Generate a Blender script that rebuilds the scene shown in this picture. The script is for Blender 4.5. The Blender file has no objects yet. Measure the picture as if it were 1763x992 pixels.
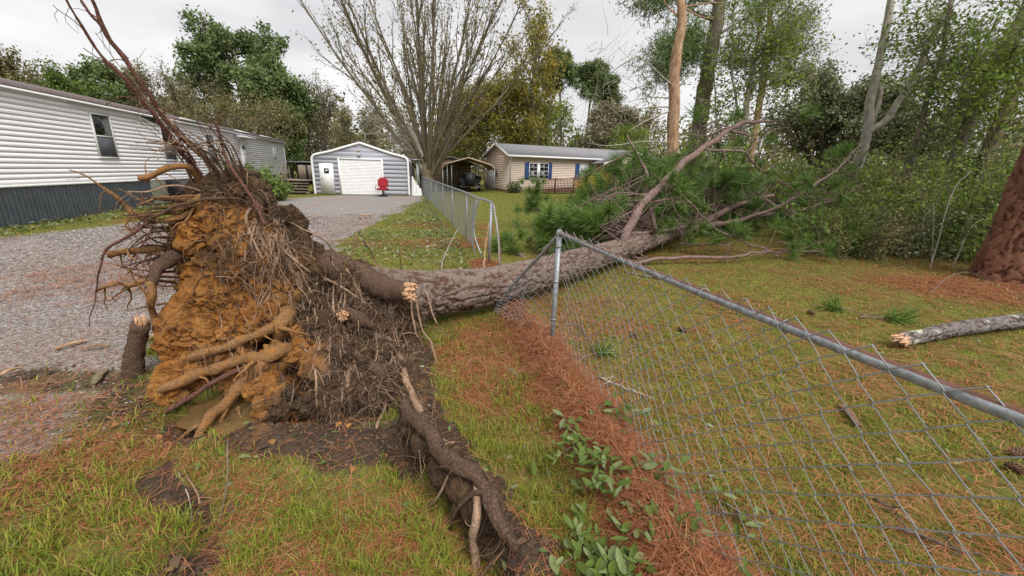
import bpy, bmesh, math, random
import numpy as np
from mathutils import Vector, Matrix, noise as mn
from mathutils.bvhtree import BVHTree
R = math.radians
sc = bpy.context.scene
COL = sc.collection

# ------------------------------------------------------------ camera, sky, sun, exposure
EYE = np.array([0.0, 0.0, 1.8])
FPX, PW, PH = 690.0, 1763.0, 992.0
up_c = np.array([58.0, 2354.0, 690.0]); up_c /= np.linalg.norm(up_c)
fw_c = np.array([0, 0, -1.0]); fw_c = fw_c - up_c * fw_c.dot(up_c); fw_c /= np.linalg.norm(fw_c)
CM = np.array([np.cross(fw_c, up_c), fw_c, up_c])
cam = bpy.data.cameras.new('camera'); camo = bpy.data.objects.new('camera', cam); COL.objects.link(camo)
cam.sensor_width = 36; cam.lens = 36 * FPX / PW; cam.clip_start = 0.05; cam.clip_end = 2000
m4 = Matrix.Identity(4)
for i in range(3):
    for j in range(3): m4[i][j] = CM[i][j]
    m4[i][3] = EYE[i]
camo.matrix_world = m4
sc.camera = camo

SUN_EL, SUN_AZ = 52.0, 150.0         # overcast: the brightest part of the cloud is high, behind and to the right of the viewer
world = bpy.data.worlds.new('World'); sc.world = world; world.use_nodes = True
wn, wl = world.node_tree.nodes, world.node_tree.links
wn.clear()
wo = wn.new('ShaderNodeOutputWorld'); bg = wn.new('ShaderNodeBackground')
sky = wn.new('ShaderNodeTexSky'); sky.sky_type = 'NISHITA'; sky.sun_disc = False
sky.sun_elevation = R(SUN_EL); sky.sun_rotation = R(SUN_AZ)
sk = wn.new('ShaderNodeVectorMath'); sk.operation = 'SCALE'; sk.inputs['Scale'].default_value = 0.05
wl.new(sky.outputs[0], sk.inputs[0])
tc = wn.new('ShaderNodeTexCoord'); mp = wn.new('ShaderNodeMapping'); mp.inputs['Scale'].default_value = (1.0, 1.0, 3.2)
wl.new(tc.outputs['Generated'], mp.inputs[0])
cn = wn.new('ShaderNodeTexNoise'); cn.inputs['Scale'].default_value = 1.9; cn.inputs['Detail'].default_value = 5; cn.inputs['Roughness'].default_value = 0.5
wl.new(mp.outputs[0], cn.inputs['Vector'])
cr = wn.new('ShaderNodeValToRGB')
cr.color_ramp.elements[0].position = 0.36; cr.color_ramp.elements[0].color = (0.72, 0.715, 0.745, 1)
cr.color_ramp.elements[1].position = 0.62; cr.color_ramp.elements[1].color = (1.06, 1.055, 1.06, 1)
wl.new(cn.outputs['Fac'], cr.inputs[0])
mx = wn.new('ShaderNodeMixRGB'); mx.inputs[0].default_value = 0.93       # cloud cover
wl.new(sk.outputs[0], mx.inputs[1]); wl.new(cr.outputs[0], mx.inputs[2])
wl.new(mx.outputs[0], bg.inputs[0]); wl.new(bg.outputs[0], wo.inputs[0])
EXPOSURE = 1.5
bg.inputs[1].default_value = 0.35
sl = bpy.data.lights.new('sun', 'SUN'); sl.energy = 1.5; sl.angle = R(42); sl.color = (1, 0.97, 0.93)
so = bpy.data.objects.new('sun', sl); COL.objects.link(so)
so.rotation_euler = (R(90 - SUN_EL), 0, R(180 - SUN_AZ)); so.location = (0, 0, 30)
vs = sc.view_settings
vs.view_transform = 'Standard'; vs.look = 'None'; vs.gamma = 1; vs.exposure = EXPOSURE; vs.use_curve_mapping = False
sc.render.engine = 'CYCLES'
sc.cycles.max_bounces = 6; sc.cycles.diffuse_bounces = 3; sc.cycles.glossy_bounces = 2; sc.cycles.transmission_bounces = 3
sc.cycles.use_denoising = True; sc.cycles.caustics_reflective = False; sc.cycles.caustics_refractive = False

# ------------------------------------------------------------ surveying: a sight line of the photograph meets a known plane
def ray(u, v): return CM @ np.array([u - PW / 2, -(v - PH / 2), -FPX])
def gnd(u, v, z=0.0):
    d = ray(u, v); return EYE + d * ((z - EYE[2]) / d[2])
def atY(u, v, Y):
    d = ray(u, v); return EYE + d * (Y / d[1])

# ------------------------------------------------------------ objects
def tag(o, label=None, cat=None, group=None, kind=None):
    for k, v in (('label', label), ('category', cat), ('group', group), ('kind', kind)):
        if v: o[k] = v
    return o
def thing(name, loc, label, cat, group=None, kind=None):
    o = bpy.data.objects.new(name, None); COL.objects.link(o); o.location = loc; o.empty_display_size = 0.2
    return tag(o, label, cat, group, kind)
def link(name, me, mats=None, parent=None, kind=None, base=True):
    o = bpy.data.objects.new(name, me); COL.objects.link(o)
    if mats is not None and len(me.materials) == 0:
        for m in (mats if isinstance(mats, (list, tuple)) else [mats]): me.materials.append(m)
    if parent is not None:
        o.parent = parent
        if base:                                           # mesh is in world coordinates
            p = parent; off = Vector((0, 0, 0))
            while p is not None: off += p.location; p = p.parent
            o.location = -off
    if kind: o['kind'] = kind
    return o
def mesh_np(name, V, F, smooth=False, mi=None):
    """V (n,3); F list of int arrays, each (m,k)"""
    me = bpy.data.meshes.new(name)
    V = np.asarray(V, dtype=np.float32)
    if not isinstance(F, (list, tuple)): F = [F]
    F = [np.asarray(f, dtype=np.int32) for f in F if len(f)]
    nl = sum(f.size for f in F); npoly = sum(len(f) for f in F)
    me.vertices.add(len(V)); me.vertices.foreach_set('co', V.ravel())
    me.loops.add(nl); me.polygons.add(npoly)
    me.loops.foreach_set('vertex_index', np.concatenate([f.ravel() for f in F]))
    tot = np.concatenate([np.full(len(f), f.shape[1], dtype=np.int32) for f in F])
    st = np.concatenate([[0], np.cumsum(tot)[:-1]]).astype(np.int32)
    me.polygons.foreach_set('loop_start', st); me.polygons.foreach_set('loop_total', tot)
    if smooth: me.polygons.foreach_set('use_smooth', np.ones(npoly, dtype=bool))
    if mi is not None: me.polygons.foreach_set('material_index', np.asarray(mi, dtype=np.int32))
    me.update(calc_edges=True); me.validate()
    return me
def vattr(me, name, a):
    at = me.attributes.new(name, 'FLOAT_COLOR', 'POINT')
    a = np.asarray(a, dtype=np.float32)
    if a.shape[1] == 3: a = np.concatenate([a, np.ones((len(a), 1), dtype=np.float32)], 1)
    at.data.foreach_set('color', a.ravel())

def spline(P, Rr, step):
    """Catmull-Rom through P with radii Rr, resampled about every step"""
    P = np.asarray(P, float); Rr = np.asarray(Rr, float)
    if len(P) < 3: 
        n = max(2, int(np.linalg.norm(P[-1] - P[0]) / step) + 1); t = np.linspace(0, 1, n)[:, None]
        return P[0] * (1 - t) + P[-1] * t, Rr[0] * (1 - t[:, 0]) + Rr[-1] * t[:, 0]
    Q = np.vstack([2 * P[0] - P[1], P, 2 * P[-1] - P[-2]])
    out, ro = [], []
    for i in range(1, len(Q) - 2):
        n = max(1, int(round(np.linalg.norm(Q[i + 1] - Q[i]) / step)))
        t = (np.arange(n) / n)[:, None]
        a, b, c, d = Q[i - 1], Q[i], Q[i + 1], Q[i + 2]
        out.append(0.5 * (2 * b + (c - a) * t + (2 * a - 5 * b + 4 * c - d) * t ** 2 + (3 * b - a - 3 * c + d) * t ** 3))
        ro.append(Rr[i - 1] * (1 - t[:, 0]) + Rr[i] * t[:, 0])
    out.append(P[-1:]); ro.append(Rr[-1:])
    return np.vstack(out), np.concatenate(ro)
def frames(P):
    T = np.empty_like(P); T[1:-1] = P[2:] - P[:-2]; T[0] = P[1] - P[0]; T[-1] = P[-1] - P[-2]; T /= (np.sqrt((T * T).sum(1, keepdims=True)) + 1e-9)
    t0 = T[0]; N = np.array([t0[1], -t0[0], 0.0]) if abs(t0[2]) < 0.9 else np.array([0.0, t0[2], -t0[1]]); N /= math.sqrt(N.dot(N)); Ns = [N]
    for i in range(1, len(P)):
        N = N - T[i] * N.dot(T[i]); N = N / (math.sqrt(N.dot(N)) + 1e-9); Ns.append(N)
    Ns = np.array(Ns); return T, Ns, np.stack([T[:, 1] * Ns[:, 2] - T[:, 2] * Ns[:, 1], T[:, 2] * Ns[:, 0] - T[:, 0] * Ns[:, 2], T[:, 0] * Ns[:, 1] - T[:, 1] * Ns[:, 0]], -1)
class MB:
    """collects shapes for ONE mesh"""
    def __init__(s): s.V = []; s.F = []; s.n = 0
    def add(s, V, F):
        s.V.append(np.asarray(V, float)); 
        for f in (F if isinstance(F, list) else [F]): s.F.append(np.asarray(f) + s.n)
        s.n += len(V); return s
    def tube(s, P, r, k=6, caps=True, lump=0.0, rng=None):
        P = np.asarray(P, float); r = np.asarray(r, float) * np.ones(len(P))
        T, N, B = frames(P); a = np.arange(k) * 2 * np.pi / k
        rr = r[:, None] * np.ones(k)
        if lump and rng is not None: rr = rr * (1 + rng.normal(0, lump, rr.shape))
        V = P[:, None, :] + rr[..., None] * (np.cos(a)[None, :, None] * N[:, None, :] + np.sin(a)[None, :, None] * B[:, None, :])
        n = len(P); V = V.reshape(-1, 3)
        i = np.arange(n - 1)[:, None] * k; j = np.arange(k)[None, :]; j2 = (j + 1) % k
        F = np.stack([i + j, i + j2, i + k + j2, i + k + j], -1).reshape(-1, 4)
        fs = [F]
        if caps:
            V = np.vstack([V, P[0], P[-1]]); c0, c1 = n * k, n * k + 1
            j = np.arange(k); fs.append(np.stack([np.full(k, c0), (j + 1) % k, j], -1)); b = (n - 1) * k
            fs.append(np.stack([np.full(k, c1), b + j, b + (j + 1) % k], -1))
        return s.add(V, fs)
    def box(s, x0, x1, y0, y1, z0, z1, fr=None):
        V = np.array([(x, y, z) for z in (z0, z1) for y in (y0, y1) for x in (x0, x1)], float)
        if fr is not None: V = fr(V)
        return s.add(V, np.array([[0, 2, 3, 1], [4, 5, 7, 6], [0, 1, 5, 4], [2, 6, 7, 3], [0, 4, 6, 2], [1, 3, 7, 5]]))
    def prism(s, poly, a, b, fr):
        """polygon (list of 2-D) in the (x,z) plane of fr, extruded in y from a to b"""
        n = len(poly); V = np.array([(p[0], y, p[1]) for y in (a, b) for p in poly], float)
        V = fr(V); s.V.append(V)
        s.F.append(np.array([list(range(n))]) + s.n); s.F.append(np.array([list(range(2 * n - 1, n - 1, -1))]) + s.n)
        j = np.arange(n); s.F.append(np.stack([j, j + n, (j + 1) % n + n, (j + 1) % n], -1) + s.n); s.n += 2 * n; return s
    def mesh(s, name, smooth=False):
        d = {}
        for f in s.F: d.setdefault(f.shape[1], []).append(f)
        return mesh_np(name, np.vstack(s.V), [np.vstack(v) for v in d.values()], smooth)
    def build(s, name, mat, parent=None, smooth=False, kind=None, base=True):
        return link(name, s.mesh(name, smooth), mat, parent, kind, base)
def frame2(o, dx):
    """local (x along the wall, y into the wall, z up) -> world, o = corner on plan, dx = unit direction of the wall"""
    o = np.array([o[0], o[1], o[2] if len(o) > 2 else 0.0]); d = np.array([dx[0], dx[1], 0.0]); d /= np.linalg.norm(d); n = np.array([-d[1], d[0], 0])
    def f(V): V = np.asarray(V, float); return o + V[..., 0:1] * d + V[..., 1:2] * n + V[..., 2:3] * np.array([0, 0, 1.0])
    f.o, f.d, f.n = o, d, n
    return f

# ------------------------------------------------------------ numpy noise (value noise, for relief and masks)
def _h(ix, iy, iz, seed):
    h = (ix.astype(np.int64) * 374761393 + iy.astype(np.int64) * 668265263 + iz.astype(np.int64) * 2147483647 + seed * 1274126177) & 0xffffffff
    h = ((h ^ (h >> 13)) * 1274126177) & 0xffffffff
    return ((h ^ (h >> 16)) & 0xffff) / 65535.0
def vnoise(P, scale=1.0, seed=0):
    P = np.asarray(P, float) * scale; i = np.floor(P).astype(np.int64); f = P - i; f = f * f * (3 - 2 * f); o = 0
    for a in (0, 1):
        for b in (0, 1):
            for c in (0, 1):
                w = (f[..., 0] if a else 1 - f[..., 0]) * (f[..., 1] if b else 1 - f[..., 1]) * (f[..., 2] if c else 1 - f[..., 2])
                o = o + w * _h(i[..., 0] + a, i[..., 1] + b, i[..., 2] + c, seed)
    return o
def fbm(P, scale=1.0, oct=4, seed=0, gain=0.5):
    o = 0; a = 1; t = 0
    for k in range(oct): o = o + a * vnoise(P, scale * 2 ** k, seed + k * 17); t += a; a *= gain
    return o / t
def sstep(a, b, x): t = np.clip((x - a) / (b - a), 0, 1); return t * t * (3 - 2 * t)
def seg_dist(X, Y, pts):
    """distance in plan to a polyline"""
    d = np.full(X.shape, 1e9)
    for (a, b) in zip(pts[:-1], pts[1:]):
        vx, vy = b[0] - a[0], b[1] - a[1]; L = vx * vx + vy * vy + 1e-9
        t = np.clip(((X - a[0]) * vx + (Y - a[1]) * vy) / L, 0, 1)
        d = np.minimum(d, np.hypot(X - a[0] - t * vx, Y - a[1] - t * vy))
    return d
def in_poly(X, Y, poly):
    c = np.zeros(X.shape, bool); n = len(poly)
    for i in range(n):
        x1, y1 = poly[i][:2]; x2, y2 = poly[(i + 1) % n][:2]
        if y1 == y2: continue
        k = ((y1 > Y) != (y2 > Y)) & (X < (x2 - x1) * (Y - y1) / (y2 - y1) + x1); c ^= k
    return c
def poly_sd(X, Y, poly):
    d = seg_dist(X, Y, list(poly) + [poly[0]]); return np.where(in_poly(X, Y, poly), -d, d)

def worley(P, scale, seed=0):
    """nearest jittered cell: (distance, second distance, cell value)"""
    Q = np.asarray(P, float) * scale; i = np.floor(Q).astype(np.int64); F1 = np.full(len(Q), 9.0); F2 = np.full(len(Q), 9.0); val = np.zeros(len(Q))
    for a in (-1, 0, 1):
        for b in (-1, 0, 1):
            for c in (-1, 0, 1):
                x, y, z = i[:, 0] + a, i[:, 1] + b, i[:, 2] + c
                d = np.sqrt((x + _h(x, y, z, seed) - Q[:, 0]) ** 2 + (y + _h(x, y, z, seed + 1) - Q[:, 1]) ** 2 + (z + _h(x, y, z, seed + 2) - Q[:, 2]) ** 2)
                near = d < F1; F2 = np.where(near, F1, np.minimum(F2, d)); val = np.where(near, _h(x, y, z, seed + 3), val); F1 = np.where(near, d, F1)
    return F1, F2, val

# ------------------------------------------------------------ materials
class NT:
    def __init__(s, name):
        s.m = bpy.data.materials.new(name); s.m.use_nodes = True; s.t = s.m.node_tree; s.n = s.t.nodes; s.n.clear()
        s.out = s.n.new('ShaderNodeOutputMaterial')
    def new(s, typ, **kw):
        x = s.n.new('ShaderNode' + typ)
        for k, v in kw.items():
            if k in x.inputs: 
                if hasattr(v, 'links'): s.t.links.new(v, x.inputs[k])
                else: x.inputs[k].default_value = v
            else: setattr(x, k, v)
        return x
    def lk(s, a, b): s.t.links.new(a, b)
    def ramp(s, fac, stops, interp='LINEAR'):
        r = s.n.new('ShaderNodeValToRGB'); e = r.color_ramp.elements; r.color_ramp.interpolation = interp
        while len(e) > 1: e.remove(e[-1])
        for i, (p, c) in enumerate(stops):
            x = e[0] if i == 0 else e.new(p); x.position = p; x.color = (*c, 1) if len(c) == 3 else c
        s.lk(fac, r.inputs[0]); return r.outputs[0]
    def coord(s, which='Object', scale=(1, 1, 1)):
        t = s.new('TexCoord'); 
        if tuple(scale) == (1, 1, 1): return t.outputs[which]
        m = s.new('Mapping'); m.inputs['Scale'].default_value = scale; s.lk(t.outputs[which], m.inputs[0]); return m.outputs[0]
    def noise(s, vec, scale, detail=4, rough=0.6):
        x = s.new('TexNoise'); x.inputs['Scale'].default_value = scale; x.inputs['Detail'].default_value = detail; x.inputs['Roughness'].default_value = rough
        s.lk(vec, x.inputs['Vector']); return x.outputs['Fac']
    def mix(s, fac, a, b, mode='MIX'):
        x = s.n.new('ShaderNodeMixRGB'); x.blend_type = mode
        for v, i in ((fac, 0), (a, 1), (b, 2)):
            if hasattr(v, 'links'): s.lk(v, x.inputs[i])
            else: x.inputs[i].default_value = v if i == 0 or len(v) == 4 else (*v, 1)
        return x.outputs[0]
    def math(s, op, a, b=0.0, c=None):
        x = s.n.new('ShaderNodeMath'); x.operation = op
        for v, i in ((a, 0), (b, 1), (c, 2)):
            if v is None: continue
            if hasattr(v, 'links'): s.lk(v, x.inputs[i])
            else: x.inputs[i].default_value = v
        return x.outputs[0]
    def finish(s, col, rough=0.9, bump=None, bstr=0.3, bdist=0.01, metal=0.0, trans=0.0, spec=0.3):
        b = s.n.new('ShaderNodeBsdfPrincipled')
        for v, k in ((col, 'Base Color'), (rough, 'Roughness'), (metal, 'Metallic'), (spec, 'Specular IOR Level')):
            if hasattr(v, 'links'): s.lk(v, b.inputs[k])
            else: b.inputs[k].default_value = v if not isinstance(v, tuple) or len(v) == 4 else (*v, 1)
        if bump is not None:
            u = s.n.new('ShaderNodeBump'); u.inputs['Strength'].default_value = bstr; u.inputs['Distance'].default_value = bdist
            s.lk(bump, u.inputs['Height']); s.lk(u.outputs[0], b.inputs['Normal'])
        sh = b.outputs[0]
        if trans > 0:
            t = s.n.new('ShaderNodeBsdfTranslucent')
            if hasattr(col, 'links'): s.lk(col, t.inputs[0])
            else: t.inputs[0].default_value = (*col[:3], 1)
            q = s.n.new('ShaderNodeMixShader'); q.inputs[0].default_value = trans; s.lk(sh, q.inputs[1]); s.lk(t.outputs[0], q.inputs[2]); sh = q.outputs[0]
        s.lk(sh, s.out.inputs[0]); return s.m
def noisy(name, stops, scale=5, detail=5, rough=0.85, bump=0.3, bscale=None, bdist=0.01, stretch=(1, 1, 1), coord='Object', metal=0, spec=0.3):
    t = NT(name); v = t.coord(coord, stretch); f = t.noise(v, scale, detail, 0.65)
    col = t.ramp(f, stops); bm = t.noise(v, bscale or scale * 3, 5, 0.7) if bump else None
    return t.finish(col, rough, bm, bump, bdist, metal, 0, spec)
def leafy(name, stops, rough=0.55, trans=0.3, big=None, bigscale=0.35, spec=0.3):
    """foliage: each leaf has its own tint; broad patches vary too"""
    t = NT(name); g = t.new('NewGeometry'); c = t.ramp(g.outputs['Random Per Island'], stops)
    if big:
        f = t.noise(t.coord('Object'), bigscale, 2, 0.5); f = t.ramp(f, [(0.35, (0, 0, 0)), (0.65, (1, 1, 1))]); c = t.mix(f, c, t.mix(0.6, c, big))
    return t.finish(c, rough, None, 0, 0, 0, trans, spec)
MT = {}
# ============================================================ GROUND
FENCE_B = [gnd(730, 332)[:2], np.array([-0.43, 7.79]), np.array([0.43, 3.83]), np.array([1.13, 0.75])]
TRUNK_L = [np.array([-0.96, 4.46]), np.array([5.39, 11.84])]
GRAVEL = [tuple(gnd(*p)[:2]) for p in [(0, 690), (0, 412), (230, 388), (330, 374), (440, 352), (530, 337)]]
GRAVEL = [(-40, 2.0), (-40, 9.0)] + GRAVEL[1:] + [tuple(gnd(*p)[:2]) for p in [(715, 338), (724, 346), (700, 360), (640, 384), (580, 418), (500, 500), (300, 552), (235, 595), (170, 715), (70, 785)]] + [(-6, 1.8)]
RIDGE = [(-0.95, 3.55), (-0.72, 2.75), (-0.42, 2.22), (-0.12, 1.78), (0.06, 1.48)]
def ground_masks(X, Y):
    P = np.stack([X, Y, np.zeros_like(X)], -1)
    n1 = fbm(P, 0.9, 4, 3); n2 = fbm(P, 3.1, 4, 11); n3 = n1
    g = poly_sd(X, Y, GRAVEL) + (n1 - 0.5) * 1.0 + (n2 - 0.5) * 0.5
    gravel = 1 - sstep(-0.15, 0.25, g)
    # bare soil: torn ground round the root plate
    dc = np.hypot((X + 1.7) / 0.95, (Y - 2.78) / 0.62)
    d1 = seg_dist(X, Y, RIDGE); d2 = seg_dist(X, Y, [(-1.7, 2.25), (-1.05, 2.2), (-0.6, 2.35)])
    d3 = seg_dist(X, Y, [(-2.1, 1.95), (-1.62, 1.72), (-1.42, 1.45)]); d4 = seg_dist(X, Y, [(-4.1, 3.05), (-3.2, 3.0), (-2.9, 2.6)])
    j = (n2 - 0.5) * 0.35
    dirt = np.maximum.reduce([1 - sstep(0.85, 1.15, dc + j), 1 - sstep(0.09, 0.24, d1 + j), 1 - sstep(0.10, 0.32, d2 + j), 1 - sstep(0.06, 0.2, d3 + j), (1 - sstep(0.1, 0.4, d4 + j)) * 0.55])
    # pine straw
    ds = seg_dist(X + .13, Y, FENCE_B[1:]); s = 1 - sstep(0.13, 0.36, ds + (n1 - 0.5) * 0.25 + j * 0.6)
    s = np.maximum(s, (1 - sstep(0.25, 0.75, np.hypot((X + 0.25) / 0.75, (Y - 3.75) / 1.1) * 0.6 + (n1 - 0.5) * 0.5 + j * 0.6)) * 0.75)
    s = np.maximum(s, (1 - sstep(0.3, 0.9, seg_dist(X, Y, [(-5.5, 2.3), (-3.3, 2.35), (-2.6, 2.2)]) + (n1 - 0.5) * 0.6 + j)) * 0.55)
    s = np.maximum(s, (1 - sstep(0.2, 0.8, np.hypot((X - 8.2) / 2.2, (Y - 7.0) / 1.6) * 0.6 + (n1 - 0.5) * 0.6)) * 0.8)
    lawn = ((X > 0.3) & (Y < 12)).astype(float)
    s = np.maximum(s, sstep(0.44, 0.66, n1 * 0.6 + n2 * 0.4) * 0.30 * lawn + 0.14 * lawn)
    s = np.maximum(s, sstep(0.52, 0.72, n1) * 0.32 * (Y < 2.6) * (X < 0.9))
    s = np.maximum(s, sstep(0.5, 0.66, fbm(P, 0.6, 3, 77)) * 0.6 * ((X < -0.6) & (Y > 4.8) & (Y < 14)))
    straw = np.clip(s, 0, 1) * (1 - dirt) 
    return gravel * (1 - dirt) * (1 - 0.75 * straw * (Y < 4)), dirt, straw, n1, n2, n3
def ground_z(X, Y):
    P = np.stack([X, Y, np.zeros_like(X)], -1); d = np.hypot(X, Y)
    near = 1 - sstep(9, 16, d)
    z = (fbm(P, 0.5, 3, 5) - 0.5) * 0.10 * sstep(1.0, 4.0, np.abs(d)) * (1 - sstep(20, 40, d)) + (fbm(P, 5, 3, 6) - 0.5) * 0.03 * near
    dc = np.hypot((X + 2.05) / 1.15, (Y - 2.82) / 0.62)
    z = z - 0.30 * (1 - sstep(0.25, 0.95, dc + (fbm(P, 4, 3, 9) - 0.5) * 0.3))
    d1 = seg_dist(X, Y, RIDGE); rid = (1 - sstep(0.02, 0.26, d1))
    # trench on the near side of the torn ridge
    tr = seg_dist(X, Y, [(-0.80, 2.35), (-0.52, 2.0), (-0.25, 1.7), (-0.06, 1.42)])
    z = z + 0.10 * rid - 0.22 * (1 - sstep(0.02, 0.16, tr + (fbm(P, 6, 3, 15) - 0.5) * 0.1))
    lip = seg_dist(X, Y, [(-1.75, 2.2), (-1.05, 2.15), (-0.75, 2.3)]); z = z + 0.09 * (1 - sstep(0.05, 0.4, lip))
    tr2 = seg_dist(X, Y, [(-1.75, 1.85), (-1.55, 1.65), (-1.42, 1.4)]); z = z - 0.10 * (1 - sstep(0.02, 0.12, tr2))
    _, dirt, _, _, _, _ = ground_masks(X, Y) if False else (0, None, 0, 0, 0, 0)
    clod = (fbm(P, 7, 4, 31, .65) - 0.45) * 0.15 * (1 - sstep(0.9, 1.4, dc)) * sstep(.35, .75, dc) + (fbm(P, 8, 4, 37, .65) - .45) * .10 * (1 - sstep(.15, .45, lip)) + (fbm(P, 10, 3, 33) - 0.45) * 0.07 * (1 - sstep(0.25, 0.5, d1))
    ds = seg_dist(X + .13, Y, FENCE_B[1:]); z = z + 0.09 * (1 - sstep(0.02, 0.38, ds + (fbm(P, 2.5, 2, 19) - .5) * .2)) * (Y < 6)
    return z + clod
def axis(lo, hi, a, b, st):
    mid = list(np.arange(a, b, st)); out = [mid[-1]]; s = st
    while out[-1] < hi: s *= 1.16; out.append(out[-1] + s)
    neg = [mid[0]]; s = st
    while neg[-1] > lo: s *= 1.16; neg.append(neg[-1] - s)
    return np.array(neg[:0:-1] + mid + out[1:])
gx = axis(-500, 500, -4.5, 3.5, 0.042); gy = axis(-60, 900, 0.7, 6.5, 0.042)
GX, GY = np.meshgrid(gx, gy); GZ = ground_z(GX, GY)
nx, ny = len(gx), len(gy)
idx = np.arange(nx * ny).reshape(ny, nx)
GF = np.stack([idx[:-1, :-1], idx[:-1, 1:], idx[1:, 1:], idx[1:, :-1]], -1).reshape(-1, 4)
gm = mesh_np('ground', np.stack([GX, GY, GZ], -1).reshape(-1, 3), GF, True)
a, b, c, n1, n2, n3 = ground_masks(GX, GY)
vattr(gm, 'mask', np.stack([a, b, c], -1).reshape(-1, 3))
def gz(x, y): return float(ground_z(np.array([x]), np.array([y]))[0])

t = NT('ground_surface'); v = t.coord('Object')
at = t.new('Attribute', attribute_name='mask'); sp = t.new('SeparateColor'); t.lk(at.outputs['Color'], sp.inputs[0])
nb = t.noise(v, 0.55, 4); nm = t.noise(v, 4, 5); nf = t.noise(v, 38, 5, 0.75); nv = t.noise(v, 160, 3, 0.7)
lawn = t.ramp(nm, [(0.3, (0.088, 0.104, 0.018)), (0.5, (0.142, 0.165, 0.024)), (0.7, (0.205, 0.20, 0.034))])
lawn = t.mix(t.ramp(nf, [(0.4, (0, 0, 0)), (0.65, (1, 1, 1))]), lawn, (0.10, 0.075, 0.03))
straw = t.ramp(nf, [(0.3, (0.085, 0.034, 0.017)), (0.55, (0.20, 0.078, 0.036)), (0.75, (0.30, 0.135, 0.065))])
soil = t.ramp(nf, [(0.3, (0.03, 0.02, 0.014)), (0.6, (0.075, 0.05, 0.034)), (0.8, (0.13, 0.085, 0.05))])
soil = t.mix(t.ramp(t.noise(v, 2.2, 3), [(0.56, (0, 0, 0)), (0.68, (1, 1, 1))]), soil, (0.20, 0.10, 0.04))
vo = t.new('TexVoronoi'); vo.inputs['Scale'].default_value = 55; t.lk(v, vo.inputs['Vector'])
sv = t.new('SeparateColor'); t.lk(vo.outputs['Color'], sv.inputs[0])
grav = t.ramp(sv.outputs[0], [(0.0, (0.10, 0.088, 0.083)), (0.35, (0.19, 0.172, 0.165)), (0.7, (0.28, 0.26, 0.25)), (1.0, (0.42, 0.39, 0.37))])
grav = t.mix(t.ramp(nb, [(0.42, (0, 0, 0)), (0.7, (1, 1, 1))]), grav, t.mix(0.55, grav, (0.24, 0.165, 0.12)))
jit = t.math('MULTIPLY', t.math('SUBTRACT', nm, 0.5), 0.7)
def sharp(ch, lo, hi): 
    return t.ramp(t.math('ADD', sp.outputs[ch], jit), [(lo, (0, 0, 0)), (hi, (1, 1, 1))])
col = t.mix(sharp(2, 0.3, 0.75), lawn, straw)
col = t.mix(sharp(0, 0.3, 0.65), col, grav)
col = t.mix(sharp(1, 0.3, 0.6), col, soil)
hgt = t.math('ADD', t.math('MULTIPLY', nf, 1.0), t.math('MULTIPLY', nv, 0.5))
MT['ground'] = t.finish(col, 0.95, hgt, 0.6, 0.02, 0, 0, 0.15)
tag(link('ground', gm, MT['ground']), 'grassy yard ground with gravel drive and torn soil', None, None, 'structure')

# muddy water standing in the root hole
t = NT('muddy_water'); v = t.coord('Object'); f = t.noise(v, 3, 3)
MT['water'] = t.finish(t.ramp(f, [(0.35, (0.11, 0.068, 0.026)), (0.65, (0.17, 0.11, 0.045))]), 0.015, t.noise(v, 9, 2), 0.03, 0.01, 0, 0, 1.0)
k = 40; ang = np.linspace(0, 2 * np.pi, k, endpoint=False)
rr = 1 + 0.10 * np.sin(3 * ang + 1) + 0.06 * np.sin(7 * ang)
V = np.stack([-2.02 + 0.66 * rr * np.cos(ang), 2.84 + 0.30 * rr * np.sin(ang), np.full(k, -0.135)], -1)
V = np.vstack([V, [[-2.02, 2.84, -0.135]]]); j = np.arange(k)
tag(link('puddle_water', mesh_np('puddle_water', V, np.stack([np.full(k, k), j, (j + 1) % k], -1)), MT['water']), 'muddy yellow puddle under the torn up root plate', None, None, 'structure')
# ============================================================ THE UPROOTED PINE
rng = np.random.default_rng(7)
PINE = thing('uprooted_pine_tree', (-1.2, 4.2, 0), 'large uprooted pine lying across the crushed fence with roots in the air', 'tree')
ET = np.array([0.643, 0.766, 0.0]); EA = np.array([0.766, -0.643, 0.0])
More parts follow.
